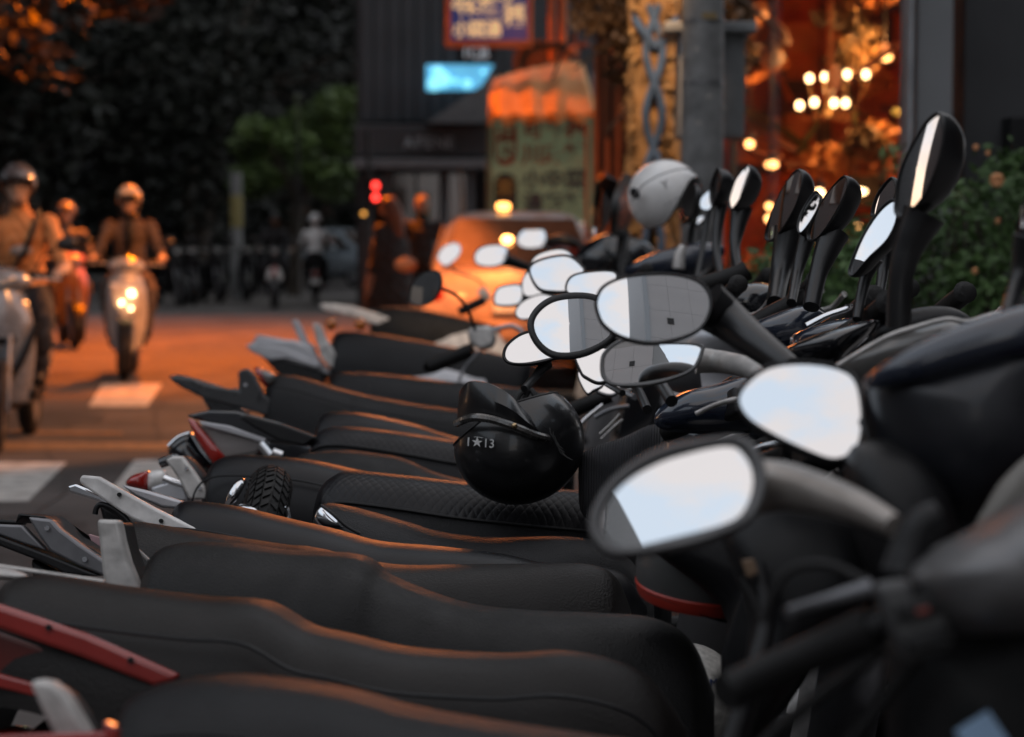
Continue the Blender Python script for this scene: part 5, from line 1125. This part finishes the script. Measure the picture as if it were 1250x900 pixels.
for ch, u in (('I', 568), ('C', 580), ('B', 591)): text(ch, at(u, 65, 30) - wl.location, .24, mat('pale_glow', (.5, .55, .6), .4, emit=(.5, .56, .62), estr=.5), wl, extrude=.01)
# orange awning
AW = mat('orange_canvas', (.60, .34, .12), .75, var=.1, vscale=3, bump=.4, bscale=20)
aw = empty('awning', 'orange canvas awning with a scalloped edge above the green board', 'awning', Matrix.Translation((0, BY, 0)))
mb = MB(); top = [(600, 96), (625, 88), (660, 80), (695, 74), (712, 76)]; mid = [(597, 108), (625, 104), (660, 102), (698, 100), (722, 108)]; low = [(597, 140), (628, 140), (660, 140), (695, 138), (728, 138)]
def crv(L, Y, k=8): return [p for p in catmull([at(u, v, Y) - aw.location for u, v in L], k)]
A0, A1, A2, A3 = crv(top, BY + .6), crv(mid, BY - .15), crv(low, BY - .75), None
A0 = [p + Vector((0, 0, -.02 * math.sin(i * .9) ** 2)) for i, p in enumerate(A0)]; A1 = [p + Vector((0, .03 * math.sin(i * .8), -.03 * math.sin(i * .8 + 1))) for i, p in enumerate(A1)]; A2 = [p + Vector((0, .03 * math.sin(i * 1.15), -.02 * math.cos(i * 1.15))) for i, p in enumerate(A2)]
A3 = [p + Vector((0, -.01, -.09 - .035 * math.cos(i / len(A2) * 2 * math.pi * 5))) for i, p in enumerate(A2)]
n = len(A0); mb.add(A0 + A1 + A2 + A3, [(r * n + i, r * n + i + 1, (r + 1) * n + i + 1, (r + 1) * n + i) for r in range(3) for i in range(n - 1)])
ao = mb.build('canvas', AW, aw); so_ = ao.modifiers.new('s', 'SOLIDIFY'); so_.thickness = .012
text('-- ----- --', at(660, 126, BY - .63) - aw.location, .10, mat('brown_print', (.16, .05, .02), .7), aw, extrude=.003)
for u in (600, 722): MB().tube([at(u, 138, BY - .7) - aw.location, at(u, 90, BY + .6) - aw.location], .015, 8).build('frame_arm', BLACK, aw)
# green notice board
GB = mat('green_board', (.17, .24, .15), .6, var=.1, bump=.2, emit=(.085, .12, .07), estr=.48)  # faint emission in the colour stands in for neutral light on the board
gb = empty('notice_board', 'tall green board with dark red and blue characters under the orange awning', 'sign', Matrix.Translation((0, BY, 0)))
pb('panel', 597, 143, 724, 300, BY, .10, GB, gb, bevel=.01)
for a in ((594, 140, 600, 430), (722, 140, 728, 430)): pb('frame', *a, BY - .03, .16, mat('green_frame', (.13, .18, .12), .6), gb)
DR = mat('dark_red_letters', (.20, .025, .015), .6); DB = mat('dark_blue_letters', (.035, .05, .07), .6)
for r, (v, m) in enumerate(((159, DR), (190, DR), (221, DB), (250, DB))):
    for j, u in enumerate((650, 676, 702)):
        if (r, j) == (0, 1): m_ = mat('faded_letters', (.24, .3, .22), .6)
        else: m_ = m
        o = text((('可', '外', '福'), ('川', '泉', '麵'), ('小', '中', '菜'), ('湯', '飯', '麵'))[r][j], at(u, v, BY - .01) - gb.location, .25, m_, gb, extrude=.006, offset=.008)
def capsule(nm, u0, v0, u1, v1, m, hole=None):
    a, b = at(u0, v1, BY - .03) - gb.location, at(u1, v0, BY - .03) - gb.location; w = (b.x - a.x) / 2; cx = (a.x + b.x) / 2
    pts = [(cx + w * math.cos(t), b.z - w + w * math.sin(t)) for t in [math.pi * k / 12 for k in range(13)]] + [(cx + w * math.cos(t), a.z + w + w * math.sin(t)) for t in [math.pi + math.pi * k / 12 for k in range(13)]]
    k = len(pts); MB().add([Vector((x, -.03, z)) for x, z in pts] + [Vector((x, .0, z)) for x, z in pts], [tuple(range(k)), tuple(reversed(range(k, 2 * k)))] + [(i, (i + 1) % k, k + (i + 1) % k, k + i) for i in range(k)]).build(nm, m, gb, smooth=False)
capsule('emblem', 603, 143, 631, 202, DR); capsule('emblem', 603, 211, 631, 268, mat('black_emblem', (.025, .03, .03), .6))
for v, ch, m in ((158, '招', GB), (185, '牌', GB), (232, '茶', mat('dull_gold', (.30, .26, .08), .6))):
    o = text(ch, at(617, v, BY - .07) - gb.location, .22, m, gb, extrude=.006, offset=.006)
# round plaque and orange pipes
rp_ = empty('round_plaque', 'dark round plaque with a brown rim above the awning', 'sign', Matrix.Translation(at(655, 78, 27)))
MB().ring([[Vector((r_ * math.cos(a), y, r_ * math.sin(a))) for a in [2 * math.pi * j / 28 for j in range(28)]] for r_, y in ((.30, .06), (.30, -.04), (.24, -.04), (.23, 0), (.1, 0), (.09, -.02))]).build('disc', mat('brown_plaque', (.16, .07, .03), .5), rp_)
MB().tube([(0, .06, 0), (0, 3, 0)], .02, 8).build('bracket', BLACK, rp_)
OR = mat('orange_painted_pipe', (.62, .22, .07), .5)
for k, (u, w, vb, lb) in enumerate(((673, 4.5, 58, 'broad dull orange downpipe right of the blue sign'), (687, 5.5, 62, 'bright orange downpipe with a curved foot right of the blue sign'), (702, 3, 55, 'thin brown-orange pipe right of the bright one'))):
    Pq = at(u, 0, 26); r_ = w / 100
    o = MB().tube([(Pq.x, 26, 7.0), (Pq.x, 26, at(u, vb - 8, 26).z), (Pq.x + .05, 25.95, at(u, vb, 26).z), (Pq.x + .16, 25.9, at(u, vb, 26).z)], r_, 12, 4).build('downpipe', OR if k != 2 else mat('brown_pipe', (.28, .09, .04), .6)); tag(o, lb, 'pipe')

# ---------------------------------------------------------------- restaurant on the right
OW = mat('rust_orange_plaster', (.09, .032, .013), .8, var=.35, vscale=1.4, bump=.5, bscale=8)
DOW = mat('dark_brown_wall', (.09, .032, .014), .8, var=.3, vscale=1.2, bump=.4, bscale=6)
SY = 14.2
rs_ = empty('restaurant', 'restaurant with a warm orange interior behind a large shop window', 'building', Matrix.Translation((0, SY, 0)))
pb('wall', 728, -300, 748, 420, 22, .4, DOW, rs_)
pb('wall', 738, -420, 880, 480, 16.4, .3, OW, rs_)
pb('window_frame', 876, -420, 886, 500, SY, .14, mat('bronze_frame', (.035, .02, .012), .5), rs_)
pb('window_frame', 1104, -420, 1116, 500, SY, .14, MATS['bronze_frame'], rs_)
pb('plinth', 886, 330, 1104, 520, SY, .2, DOW, rs_)
a, b = at(886, 330, SY), at(1104, -420, SY)
glass = mat('window_pane', (.9, .9, .9), .02, trans=1.0, var=0, spec=.5)
MB().box(((a.x + b.x) / 2, 0.06, (a.z + b.z) / 2), (b.x - a.x, .012, b.z - a.z)).build('window_pane', glass, rs_)
# room
x0, x1, y0, y1, z1 = at(880, 0, SY).x - .06, at(1116, 0, SY).x + 1.6, SY + .16, SY + 5.0, 4.4
ROOM = mat('red_orange_interior', (.45, .16, .05), .75, var=.5, vscale=2.4, bump=.5, bscale=12)
for nm, c, d in (('back_wall', ((x0 + x1) / 2, y1 - SY, z1 / 2), (x1 - x0, .1, z1)), ('inner_wall', (x0, (y0 + y1) / 2 - SY, z1 / 2), (.1, y1 - y0 - .12, z1)), ('inner_wall', (x1, (y0 + y1) / 2 - SY, z1 / 2), (.1, y1 - y0 - .12, z1)), ('ceiling', ((x0 + x1) / 2, (y0 + y1) / 2 - SY, z1 + .06), (x1 - x0 + .1, y1 - y0 + .1, .1)), ('floor', ((x0 + x1) / 2, (y0 + y1) / 2 - SY, .14), (x1 - x0 - .12, y1 - y0 - .12, .04))):
    MB().box(c, d).build(nm, ROOM if nm != 'ceiling' else mat('ceiling_red', (.22, .03, .012), .7), rs_, smooth=False)
# pictures, shelves and clutter blurred behind the glass
rg = random.Random(5); pal = [(.30, .09, .03), (.10, .03, .02), (.45, .20, .06), (.05, .05, .04), (.06, .08, .10), (.25, .03, .02), (.5, .28, .12), (.03, .02, .015)]
for i in range(46):
    u, v = rg.uniform(870, 1150), rg.uniform(-40, 240); w, h = rg.uniform(.12, .4), rg.uniform(.10, .42); Y = rg.uniform(SY + 4.2, y1 - .1); p = at(u, v, Y)
    MB().box((p.x, Y - SY, p.z), (w, .05, h)).build('picture_frame', mat('picture_%d' % (i % 8), pal[i % 8], .6), rs_, smooth=False)
for i in range(14):
    p0 = at(rg.uniform(890, 1130), rg.uniform(20, 250), SY + rg.uniform(1.5, 4)); q = Vector((rg.uniform(-.5, .5), rg.uniform(-.2, .2), rg.uniform(-.3, .3)))
    MB().tube([p0 - q - rs_.location, p0 + Vector((0, 0, rg.uniform(-.15, .15))) - rs_.location, p0 + q - rs_.location], rg.uniform(.015, .05), 8, 4).build('garland', mat('garland_%d' % (i % 3), [(.5, .18, .04), (.08, .09, .03), (.12, .04, .02)][i % 3], .7), rs_)
for i in range(13):
    p_ = at(rg.uniform(890, 1110), rg.uniform(-10, 60) if i < 8 else rg.uniform(60, 280), SY + (rg.uniform(2.5, 3.8))) - rs_.location; V, F = leaves([(tuple(p_), (rg.uniform(.12, .3), .2, rg.uniform(.1, .25)))], 160, .06, 200 + i, flat=1)
    leafobj('hanging_foliage', V, F, leafmat('indoor_leaves_%d' % (i % 2), [(.45, .20, .06), (.16, .09, .03)][i % 2], [(.1, .04, .015), (.02, .02, .01)][i % 2]), rs_)
pb('counter', 960, 196, 1110, 206, SY + 3, .5, mat('counter_top', (.16, .06, .02), .6), rs_)
WARM = mat('bulb_glow', (1, .8, .5), .4, emit=(1, .62, .28), estr=26); WARM2 = mat('dim_bulb_glow', (1, .7, .4), .4, emit=(1, .45, .14), estr=7)
# chandelier
CY_ = SY + 1.9; ch = empty('chandelier', 'brass chandelier with eight lit bulbs seen through the shop window', 'chandelier', Matrix.Translation(at(1012, 110, CY_)))
cl_ = ch.location
BR = mat('aged_brass', (.45, .25, .1), .35, metal=.9)
MB().tube([(0, 0, 2.0), (0, 0, .2), (0, 0, -.2)], [.01, .02, .05], 10, 4).build('stem', BR, ch)
for u, v in ((988, 96), (1007, 94), (1034, 91), (1057, 91), (976, 129), (994, 125), (1018, 126), (1032, 126)):
    p = at(u, v, CY_ + (.2 if v < 110 else -.2)) - cl_
    MB().tube([(0, 0, -.15), (p.x * .5, p.y * .5, -.22), (p.x, p.y, p.z - .08), (p.x, p.y, p.z - .02)], .009, 8, 4).build('arm', BR, ch)
    MB().ellip(p, (.026, .026, .032), 12, 8).build('bulb', WARM if v < 140 else WARM2, ch)
lamp('chandelier_light', 'POINT', tuple(at(1012, 112, CY_)), 270, (1, .47, .17), shadow_soft_size=.03)
lamp('room_light', 'POINT', tuple(at(1080, 66, SY + 2.4)), 210, (1, .42, .13), shadow_soft_size=.03)
def ceiling_pendant(label, u, v, Y, r, m, sx=1.0):
    p = at(u, v, Y); t = empty('pendant_lamp', label, 'lamp', Matrix.Translation(p))
    MB().tube([(0, 0, z1 - p.z), (0, 0, r)], .006, 6).build('cord', BLACK, t)
    MB().ring([sring(12, 0, r * 2.0, .03, .01, 2, 0)] if 0 else [[Vector((q * math.cos(a), q * math.sin(a), z)) for a in [2 * math.pi * j / 14 for j in range(14)]] for q, z in ((.02, r * 3), (r * 1.2, r * 2), (r * 1.5, r * .9))], cap=False).build('shade', mat('dark_shade', (.08, .05, .04), .5), t)
    MB().ellip((0, 0, 0), (r * sx, r, r * .9), 12, 8).build('bulb', m, t)
ceiling_pendant('pair of lit bulbs at the upper right of the shop window', 1080, 70, SY + 2.5, .035, WARM2, 1.6)
ceiling_pendant('unlit grey glass pendant left of the chandelier', 942, 70, SY + 2.2, .10, mat('grey_glass', (.25, .2, .16), .2, coat=.8))
ceiling_pendant('small round lamp low at the left of the shop window', 915, 176, SY + 1.5, .033, WARM2)
ceiling_pendant('oval lamp low at the left of the shop window', 942, 201, SY + 1.8, .032, WARM2, 1.5)
ceiling_pendant('dim lamp showing under the left mirrors, upper one', 939, 252, SY + .8, .026, WARM2)
ceiling_pendant('dim lamp showing under the left mirrors, lower one', 939, 267, SY + .9, .030, WARM2)
ceiling_pendant('round bright lamp at the left end of the strip lamp', 1000, 236, SY + 1.2, .035, WARM)
ceiling_pendant('small amber lamp low between the raised mirrors', 1046, 278, SY + .6, .026, WARM2, 1.4)
p = at(1040, 234, SY + 1.2); t = empty('strip_lamp', 'short glowing strip lamp low in the shop window', 'lamp', Matrix.Translation(p))
MB().ellip((0, 0, 0), (.11, .03, .028), 14, 8).build('tube', WARM, t); MB().tube([(0, 0, z1 - p.z), (0, 0, .02)], .005, 6).build('cord', BLACK, t)
# vine pillar with blue braid
vp = empty('vine_pillar', 'golden twisted vine trunk bound with a blue braid beside the utility pole', 'trunk', Matrix.Translation((at(798, 120, 11.9).x, 11.9, 0)))
GV = mat('golden_vine', (.36, .20, .08), .8, var=.45, vscale=8, bump=.8, bscale=30)
rg = random.Random(3)
for i in range(16):
    ph = rg.uniform(0, 6.28); tw = rg.choice((-1, 1)) * rg.uniform(.8, 2.2); pts = []
    for k in range(16):
        z = .1 + k * .22; a = ph + tw * z + rg.uniform(-.3, .3); q = .10 + rg.uniform(-.015, .025); pts.append((q * math.cos(a), q * math.sin(a), z))
    MB().tube(pts, [rg.uniform(.025, .05) for _ in pts], 8, 3).build('vine', GV, vp)
tg = empty('climbing_plant', 'tangle of dry amber climber hanging over the shop wall beside the vine trunk', 'climbing plant', Matrix.Translation((1.0, 13.2, 0)))
wr2 = random.Random(12); gl2 = []
for u in range(728, 900, 12):
    for q_ in range(4):
        v_ = wr2.uniform(-60, 90 if u > 760 else 60); p_ = at(u, v_, 13.2 + wr2.uniform(-.4, .5)) - tg.location; gl2.append((tuple(p_), (.16, .14, .12)))
V, F = leaves(gl2, 5000, .045, 92, flat=1.0); leafobj('foliage', V, F, leafmat('amber_leaves', (.22, .11, .04), (.05, .03, .015)), tg)
tb = MB()
for i in range(26):
    a0 = at(wr2.uniform(728, 900), wr2.uniform(-80, 60), 13.2 + wr2.uniform(-.3, .4)) - tg.location; a1_ = a0 + Vector((wr2.uniform(-.5, .5), wr2.uniform(-.2, .2), wr2.uniform(-.9, -.1)))
    tb.tube([a0, (a0 + a1_) / 2 + Vector((wr2.uniform(-.15, .15), 0, wr2.uniform(-.1, .1))), a1_], [.014, .012, .006], 6, 4)
for x_ in (-.2, .1, .35): tb.tube([(x_, .3, .12), (x_ + .05, .3, 1.8), (x_ - .05, .1, 3.0)], .02, 8, 4)
tb.build('stems', BARK, tg)
gl = [((.12 * math.cos(a_), .12 * math.sin(a_), z_), (.05, .05, .09)) for z_ in [.3 + .14 * q_ for q_ in range(24)] for a_ in (0, 1.3, 2.6, 3.9, 5.2)]
V, F = leaves(gl, 3500, .035, 91, flat=1.0); leafobj('dry_leaves', V, F, leafmat('golden_leaves', (.50, .30, .12), (.20, .10, .04)), vp)
BLU = mat('blue_braid', (.06, .11, .20), .7, var=.2, bump=.5, bscale=50)
for k, sgn in ((0, 1), (1, -1)):
    pts = [(.045 * math.sin(z * 9 + k * math.pi) - .01, -.165 - .02 * math.cos(z * 9 + k * math.pi) * sgn, z) for z in [.9 + .06 * i for i in range(28)]]
    MB().tube(pts, .021, 8, 3).build('braid', BLU, vp)
for s in (-1, 1): MB().tube([(0, -.17, at(798, 62, 11.9).z), (s * .09, -.14, at(798, 35, 11.9).z), (s * .11, -.05, at(798, 20, 11.9).z)], .024, 8, 4).build('braid', BLU, vp)
# orange wall lamp arms
for k, (a, b_, lb) in enumerate((((747, 10, 14.5), (774, 44, 14.0), 'upper slanting orange bracket left of the vine trunk'), ((761, 132, 14.5), (785, 162, 14.0), 'lower slanting orange bracket left of the vine trunk'))):
    o = MB().tube([at(*a), at(*b_)], [.03, .035], 10).build('bracket', OR); tag(o, lb, 'bracket')
kn = empty('globe_lamp', 'round orange globe lamp on the dark wall right of the awning', 'lamp', Matrix.Translation(at(750, 58, 16.0)))
MB().ellip((0, 0, 0), (.045, .045, .045), 12, 8).build('globe', OR, kn); MB().tube([(0, 0, 0), (.0, .0, .07), (.08, .1, .08), (.08, .4, .08)], .018, 8, 3).build('arm', OR, kn)
for u, v, lb in ((711, 278, 'small white lamp low at the right of the green board'), (767, 281, 'small red lamp low beside the raised dark mirror')):
    k = empty('small_lamp', lb, 'lamp', Matrix.Translation((at(u, v, 21).x, 21, 0))); z = at(u, v, 21).z
    MB().tube([(0, 0, 0), (0, 0, z)], .015, 8).build('stem', BLACK, k); MB().ellip((0, 0, z), (.05, .05, .05), 12, 8).build('globe', mat('white_small', (.9, .85, .75), .4, emit=(.85, .78, .62), estr=.7) if u < 720 else mat('red_small', (.8, .2, .1), .4, emit=(1, .12, .04), estr=.5), k)
for i, (u, v0, v1, w) in enumerate(((742, 170, 420, 3), (755, 60, 420, 2.5), (728, 60, 300, 3), (716, 150, 420, 2))):
    Y = 16.0; a = at(u, v0, Y); o = MB().tube([(a.x, Y, at(u, v1, Y).z), (a.x, Y, a.z)], w / 160, 8).build('wall_pole', mat('rust_pole', (.30, .09, .03), .6)); tag(o, ['rust-coloured pole beside the green board', 'thin orange pole left of the vine trunk', 'rusty pole right of the awning', 'thin low rusty pole just right of the green board'][i], 'pole')

# ---------------------------------------------------------------- utility pole with metal box
UPY = 10.4; px_ = at(858, 100, UPY).x
up = empty('utility_pole', 'grey concrete utility pole with weathered bands beside the white helmet', 'utility pole', Matrix.Translation((px_, UPY, 0)))
MB().tube([(0, 0, -.05), (0, 0, 2.5), (0, 0, 6.5)], [.108, .100, .09], 28).build('shaft', mat('weathered_pole', (.18, .18, .18), .65, var=.3, vscale=9, bump=.5, bscale=40), up)
for v in (102, 26): MB().tube([(0, 0, at(858, v, UPY).z - .006), (0, 0, at(858, v, UPY).z + .006)], .1045, 28).build('band', GREYM, up)
for u, v in ((850, 60), (866, 118), (884, 131), (852, 150), (872, 22)):
    p = at(u, v, UPY - .099) - up.location; MB().box((p.x, -math.sqrt(max(.1035 ** 2 - p.x ** 2, 0)), p.z), (.028, .004, .02), Matrix.Rotation(R(random.uniform(-40, 40)), 3, 'Y')).build('paper_scrap', mat('paper_scrap', (.30, .28, .26), .8), up)
MB().box((.02, -.1045, at(858, 22, UPY).z), (.07, .006, .03)).build('tape', mat('brown_tape', (.22, .15, .06), .6), up)
bx = empty('metal_box', 'grey metal cabinet with an overhanging lid fixed behind the utility pole', 'cabinet', Matrix.Translation((0, 10.62, 0)))
pb('cabinet', 829, 38, 910, 168, 10.62, .30, mat('cabinet_grey', (.15, .155, .16), .55, var=.12, bump=.2), bx, bevel=.008)
pb('lid', 812, 26, 925, 39, 10.55, .42, mat('lid_grey', (.22, .23, .24), .5), bx, bevel=.01)
pb('side_rail', 829, 40, 836, 166, 10.60, .02, mat('pale_edge', (.34, .36, .38), .5), bx)
# ---------------------------------------------------------------- column, dark wall, hedge
WALLY = 10.6
dwm = mat('dark_render', (.05, .051, .055), .75, var=.15, vscale=1, bump=.4, bscale=30)
wb = empty('corner_building', 'dark rendered corner wall behind the flowering hedge at the right edge', 'building', Matrix.Translation((0, WALLY, 0)))
pb('wall', 1172, -500, 1900, 520, WALLY, .3, dwm, wb)
pb('pillar', 1114, -500, 1171, 520, WALLY - .25, .45, mat('grey_pillar', (.20, .205, .215), .6, var=.06, vscale=2), wb, bevel=.01)
pb('pillar_edge', 1110, -500, 1117, 520, WALLY - .3, .1, mat('pale_pillar_edge', (.30, .32, .34), .5), wb, bevel=.005)
pb('meter_box', 1233, 142, 1280, 205, WALLY - .22, .2, BLACK, wb, bevel=.01)
wr = random.Random(8)
HY = 8.6
hg = empty('flowering_hedge', 'leafy green hedge with small peach flowers behind the raised mirrors', 'hedge', Matrix.Translation((0, HY, 0)))
cr = []
for u in range(905, 1400, 10):
    for q in range(6):
        topv = 205 if u > 1180 else 205 + (1180 - u) * .42
        v = wr.uniform(topv + 12, 470); Yc = HY + wr.uniform(-.25, .75)
        if v < 470: p = at(u + wr.uniform(-6, 6), v, Yc); cr.append(((p.x, Yc - HY, p.z), (.13, .13, .11)))
for q in range(9):
    p = at(wr.choice((1192, 1200, 1216, 1232, 1240, 1110, 1090)) + wr.uniform(-4, 4), wr.uniform(185, 205), HY + .1); cr.append(((p.x, .1, p.z), (.05, .05, .08)))
V, F = leaves(cr, 15000, .026, 77, flat=.8); leafobj('foliage', V, F, leafmat('hedge_leaves', (.11, .20, .06), (.04, .08, .025)), hg)
tb = MB()
for i in range(40):
    u = wr.uniform(950, 1390); b0 = at(u, 400, HY + .2); b0.z = .12; t_ = at(u + wr.uniform(-20, 20), (205 if u > 1180 else 205 + (1180 - u) * .42) + 25, HY + wr.uniform(0, .5)); tb.tube([b0 - hg.location, (b0 + t_) / 2 + Vector((wr.uniform(-.1, .1), 0, 0)) - hg.location, t_ - hg.location], [.012, .008, .004], 6, 3)
tb.build('twigs', BARK, hg)
FL = mat('peach_petals', (.62, .28, .12), .6)
for u, v in ((1217, 220), (1206, 187), (1191, 180), (1218, 270), (1190, 331), (1092, 330)):
    p = at(u, v, HY - .28) - hg.location; fm = MB(); fs = 1.3 if u == 1217 else wr.uniform(.4, .75)
    for k in range(7): a = k * 2 * math.pi / 7; fm.ellip(p + Vector((.013 * fs * math.cos(a), -.004 * (k % 2), .013 * fs * math.sin(a))), (.010 * fs, .005, .010 * fs), 8, 5)
    fm.ellip(p, (.008, .008, .008), 8, 5); fm.build('flower', FL, hg)

# ---------------------------------------------------------------- what the mirrors see, plus unseen sky blockers, behind and beside the viewer
TILE = mat('grey_facade_tiles', (.34, .34, .35), .7, var=.04, vscale=.5)
TILE2 = mat('grey_facade_edge', (.26, .29, .32), .6, var=.04)
tw = empty('tower_block', 'tall grey panelled building behind the viewer, seen in the scooter mirrors', 'building', Matrix.Translation((10.8, -24, 0)) @ Matrix.Rotation(R(-8), 4, 'Z'))
MB().box((0, -4, 18), (14.6, 8, 36)).build('wall', mat('joint_grey', (.26, .26, .26), .8), tw, smooth=False)
pm = None
for i in range(6):
    for j in range(11):
        c = (-6.1 + i * 2.43, .03, 1.6 + j * 3.2); m_ = TILE
        o = MB().box((0, 0, 0), (2.41, .08, 3.18)).build('facade_panel', m_, tw, smooth=False) if pm is None else pm.copy()
        if pm is None: pm = o
        else: COL.objects.link(o); o.parent = tw
        o.location = c
MB().box((-7.4, -3.5, 18), (.5, 7.4, 36.2)).build('corner_fin', TILE2, tw, smooth=False)
for x, z in ((-4.9, 14.8), (-4.9, 21.3), (-2.4, 8), (2.4, 21.3), (4.9, 14.5)):
    MB().box((x, .09, z), (.7, .08, .7), Matrix.Rotation(R(0), 3, 'Y')).build('vent_window', BLACK, tw, smooth=False)
sb = empty('side_building', 'dark building along the right pavement beside the viewer', 'building', Matrix.Translation((9.5, 1, 0)))
MB().box((0, 0, 4.2), (6, 18, 8.4)).build('wall', mat('side_wall_dark', (.05, .05, .052), .8), sb, smooth=False)
for i in range(5): MB().box((-3.02, -7 + i * 3.4, 2.2), (.08, 2.2, 2.6)).build('window', DGLASS, sb)
MB().box((-3.5, 0, 3.25), (1.0, 18, .16)).build('sky_block_overhang', DW, sb, smooth=False)  # unseen slab added to block sky from the right
for x, y, sd, lb in ((-6.5, 15, 41, 'dark tree arching over the road above the riders'), (-2.0, 19.5, 42, 'dark tree crown arching over the middle of the road'), (-11, 8, 43, 'dark tree on the left kerb beside the riders')):
    pass
tree('unseen dark tree added to block sky high over the near road', -7.5, 13, 10, 7.0, 4.6, LEAF, 15000, .26, 41, lean=(2.0, 0))  # this and the next two: out-of-frame crowns added to block sky light
tree('unseen dark tree added to block sky high over the road before the orange car', -7.8, 24, 11, 8.0, 5.4, LEAF, 15000, .28, 42, lean=(3.6, 0))
tree('unseen dark tree added to block sky over the right pavement and utility pole', 4.6, 21, 10, 7.4, 4.4, LEAF, 12000, .28, 43, lean=(-1.0, 0))

tb2 = empty('office_block', 'plain grey panelled office block behind the viewer on the left, seen in the mirrors', 'building', Matrix.Translation((-14.2, -27, 0)) @ Matrix.Rotation(R(6), 4, 'Z'))
MB().box((0, -4, 10.1), (16, 8, 20.2)).build('wall', MATS['joint_grey'], tb2, smooth=False)
for i in range(6):
    for j in range(6):
        o = pm.copy(); COL.objects.link(o); o.parent = tb2; o.location = (-6.6 + i * 2.64, .03, 1.6 + j * 3.2); o.scale = (1.085, 1, 1)
for x, z in ((5.2, 16.5), (1.2, 13), (5.4, 9.5)): MB().box((x, .09, z), (.7, .08, .7)).build('vent_window', BLACK, tb2, smooth=False)

TD = mat('terrace_dark', (.07, .07, .073), .8)  # unseen terraces added to block low sky; alley gap shapes the mirror streaks
for (ya, yb, lbl) in ((-45, 12.3, 'near unseen terrace added to block sky on the left, before the alley'), (17.0, 62, 'far unseen terrace added to block sky on the left, beyond the alley')):
    lt = empty('sky_block_terrace', lbl, 'building', Matrix.Translation((-20, (ya + yb) / 2, 0)))
    hz_ = 9 if ya < 0 else 18
    MB().box((0, 0, hz_ / 2), (6, yb - ya, hz_)).build('wall', TD, lt, smooth=False)
    nn = int((yb - ya) / 4.2)
    for i in range(nn):
        for j in range(2 if ya < 0 else 4): MB().box((3.03, -(yb - ya) / 2 + 2.2 + i * 4.2, 2.2 + j * 4), (.08, 2.4, 2.0)).build('window', DGLASS, lt, smooth=False)
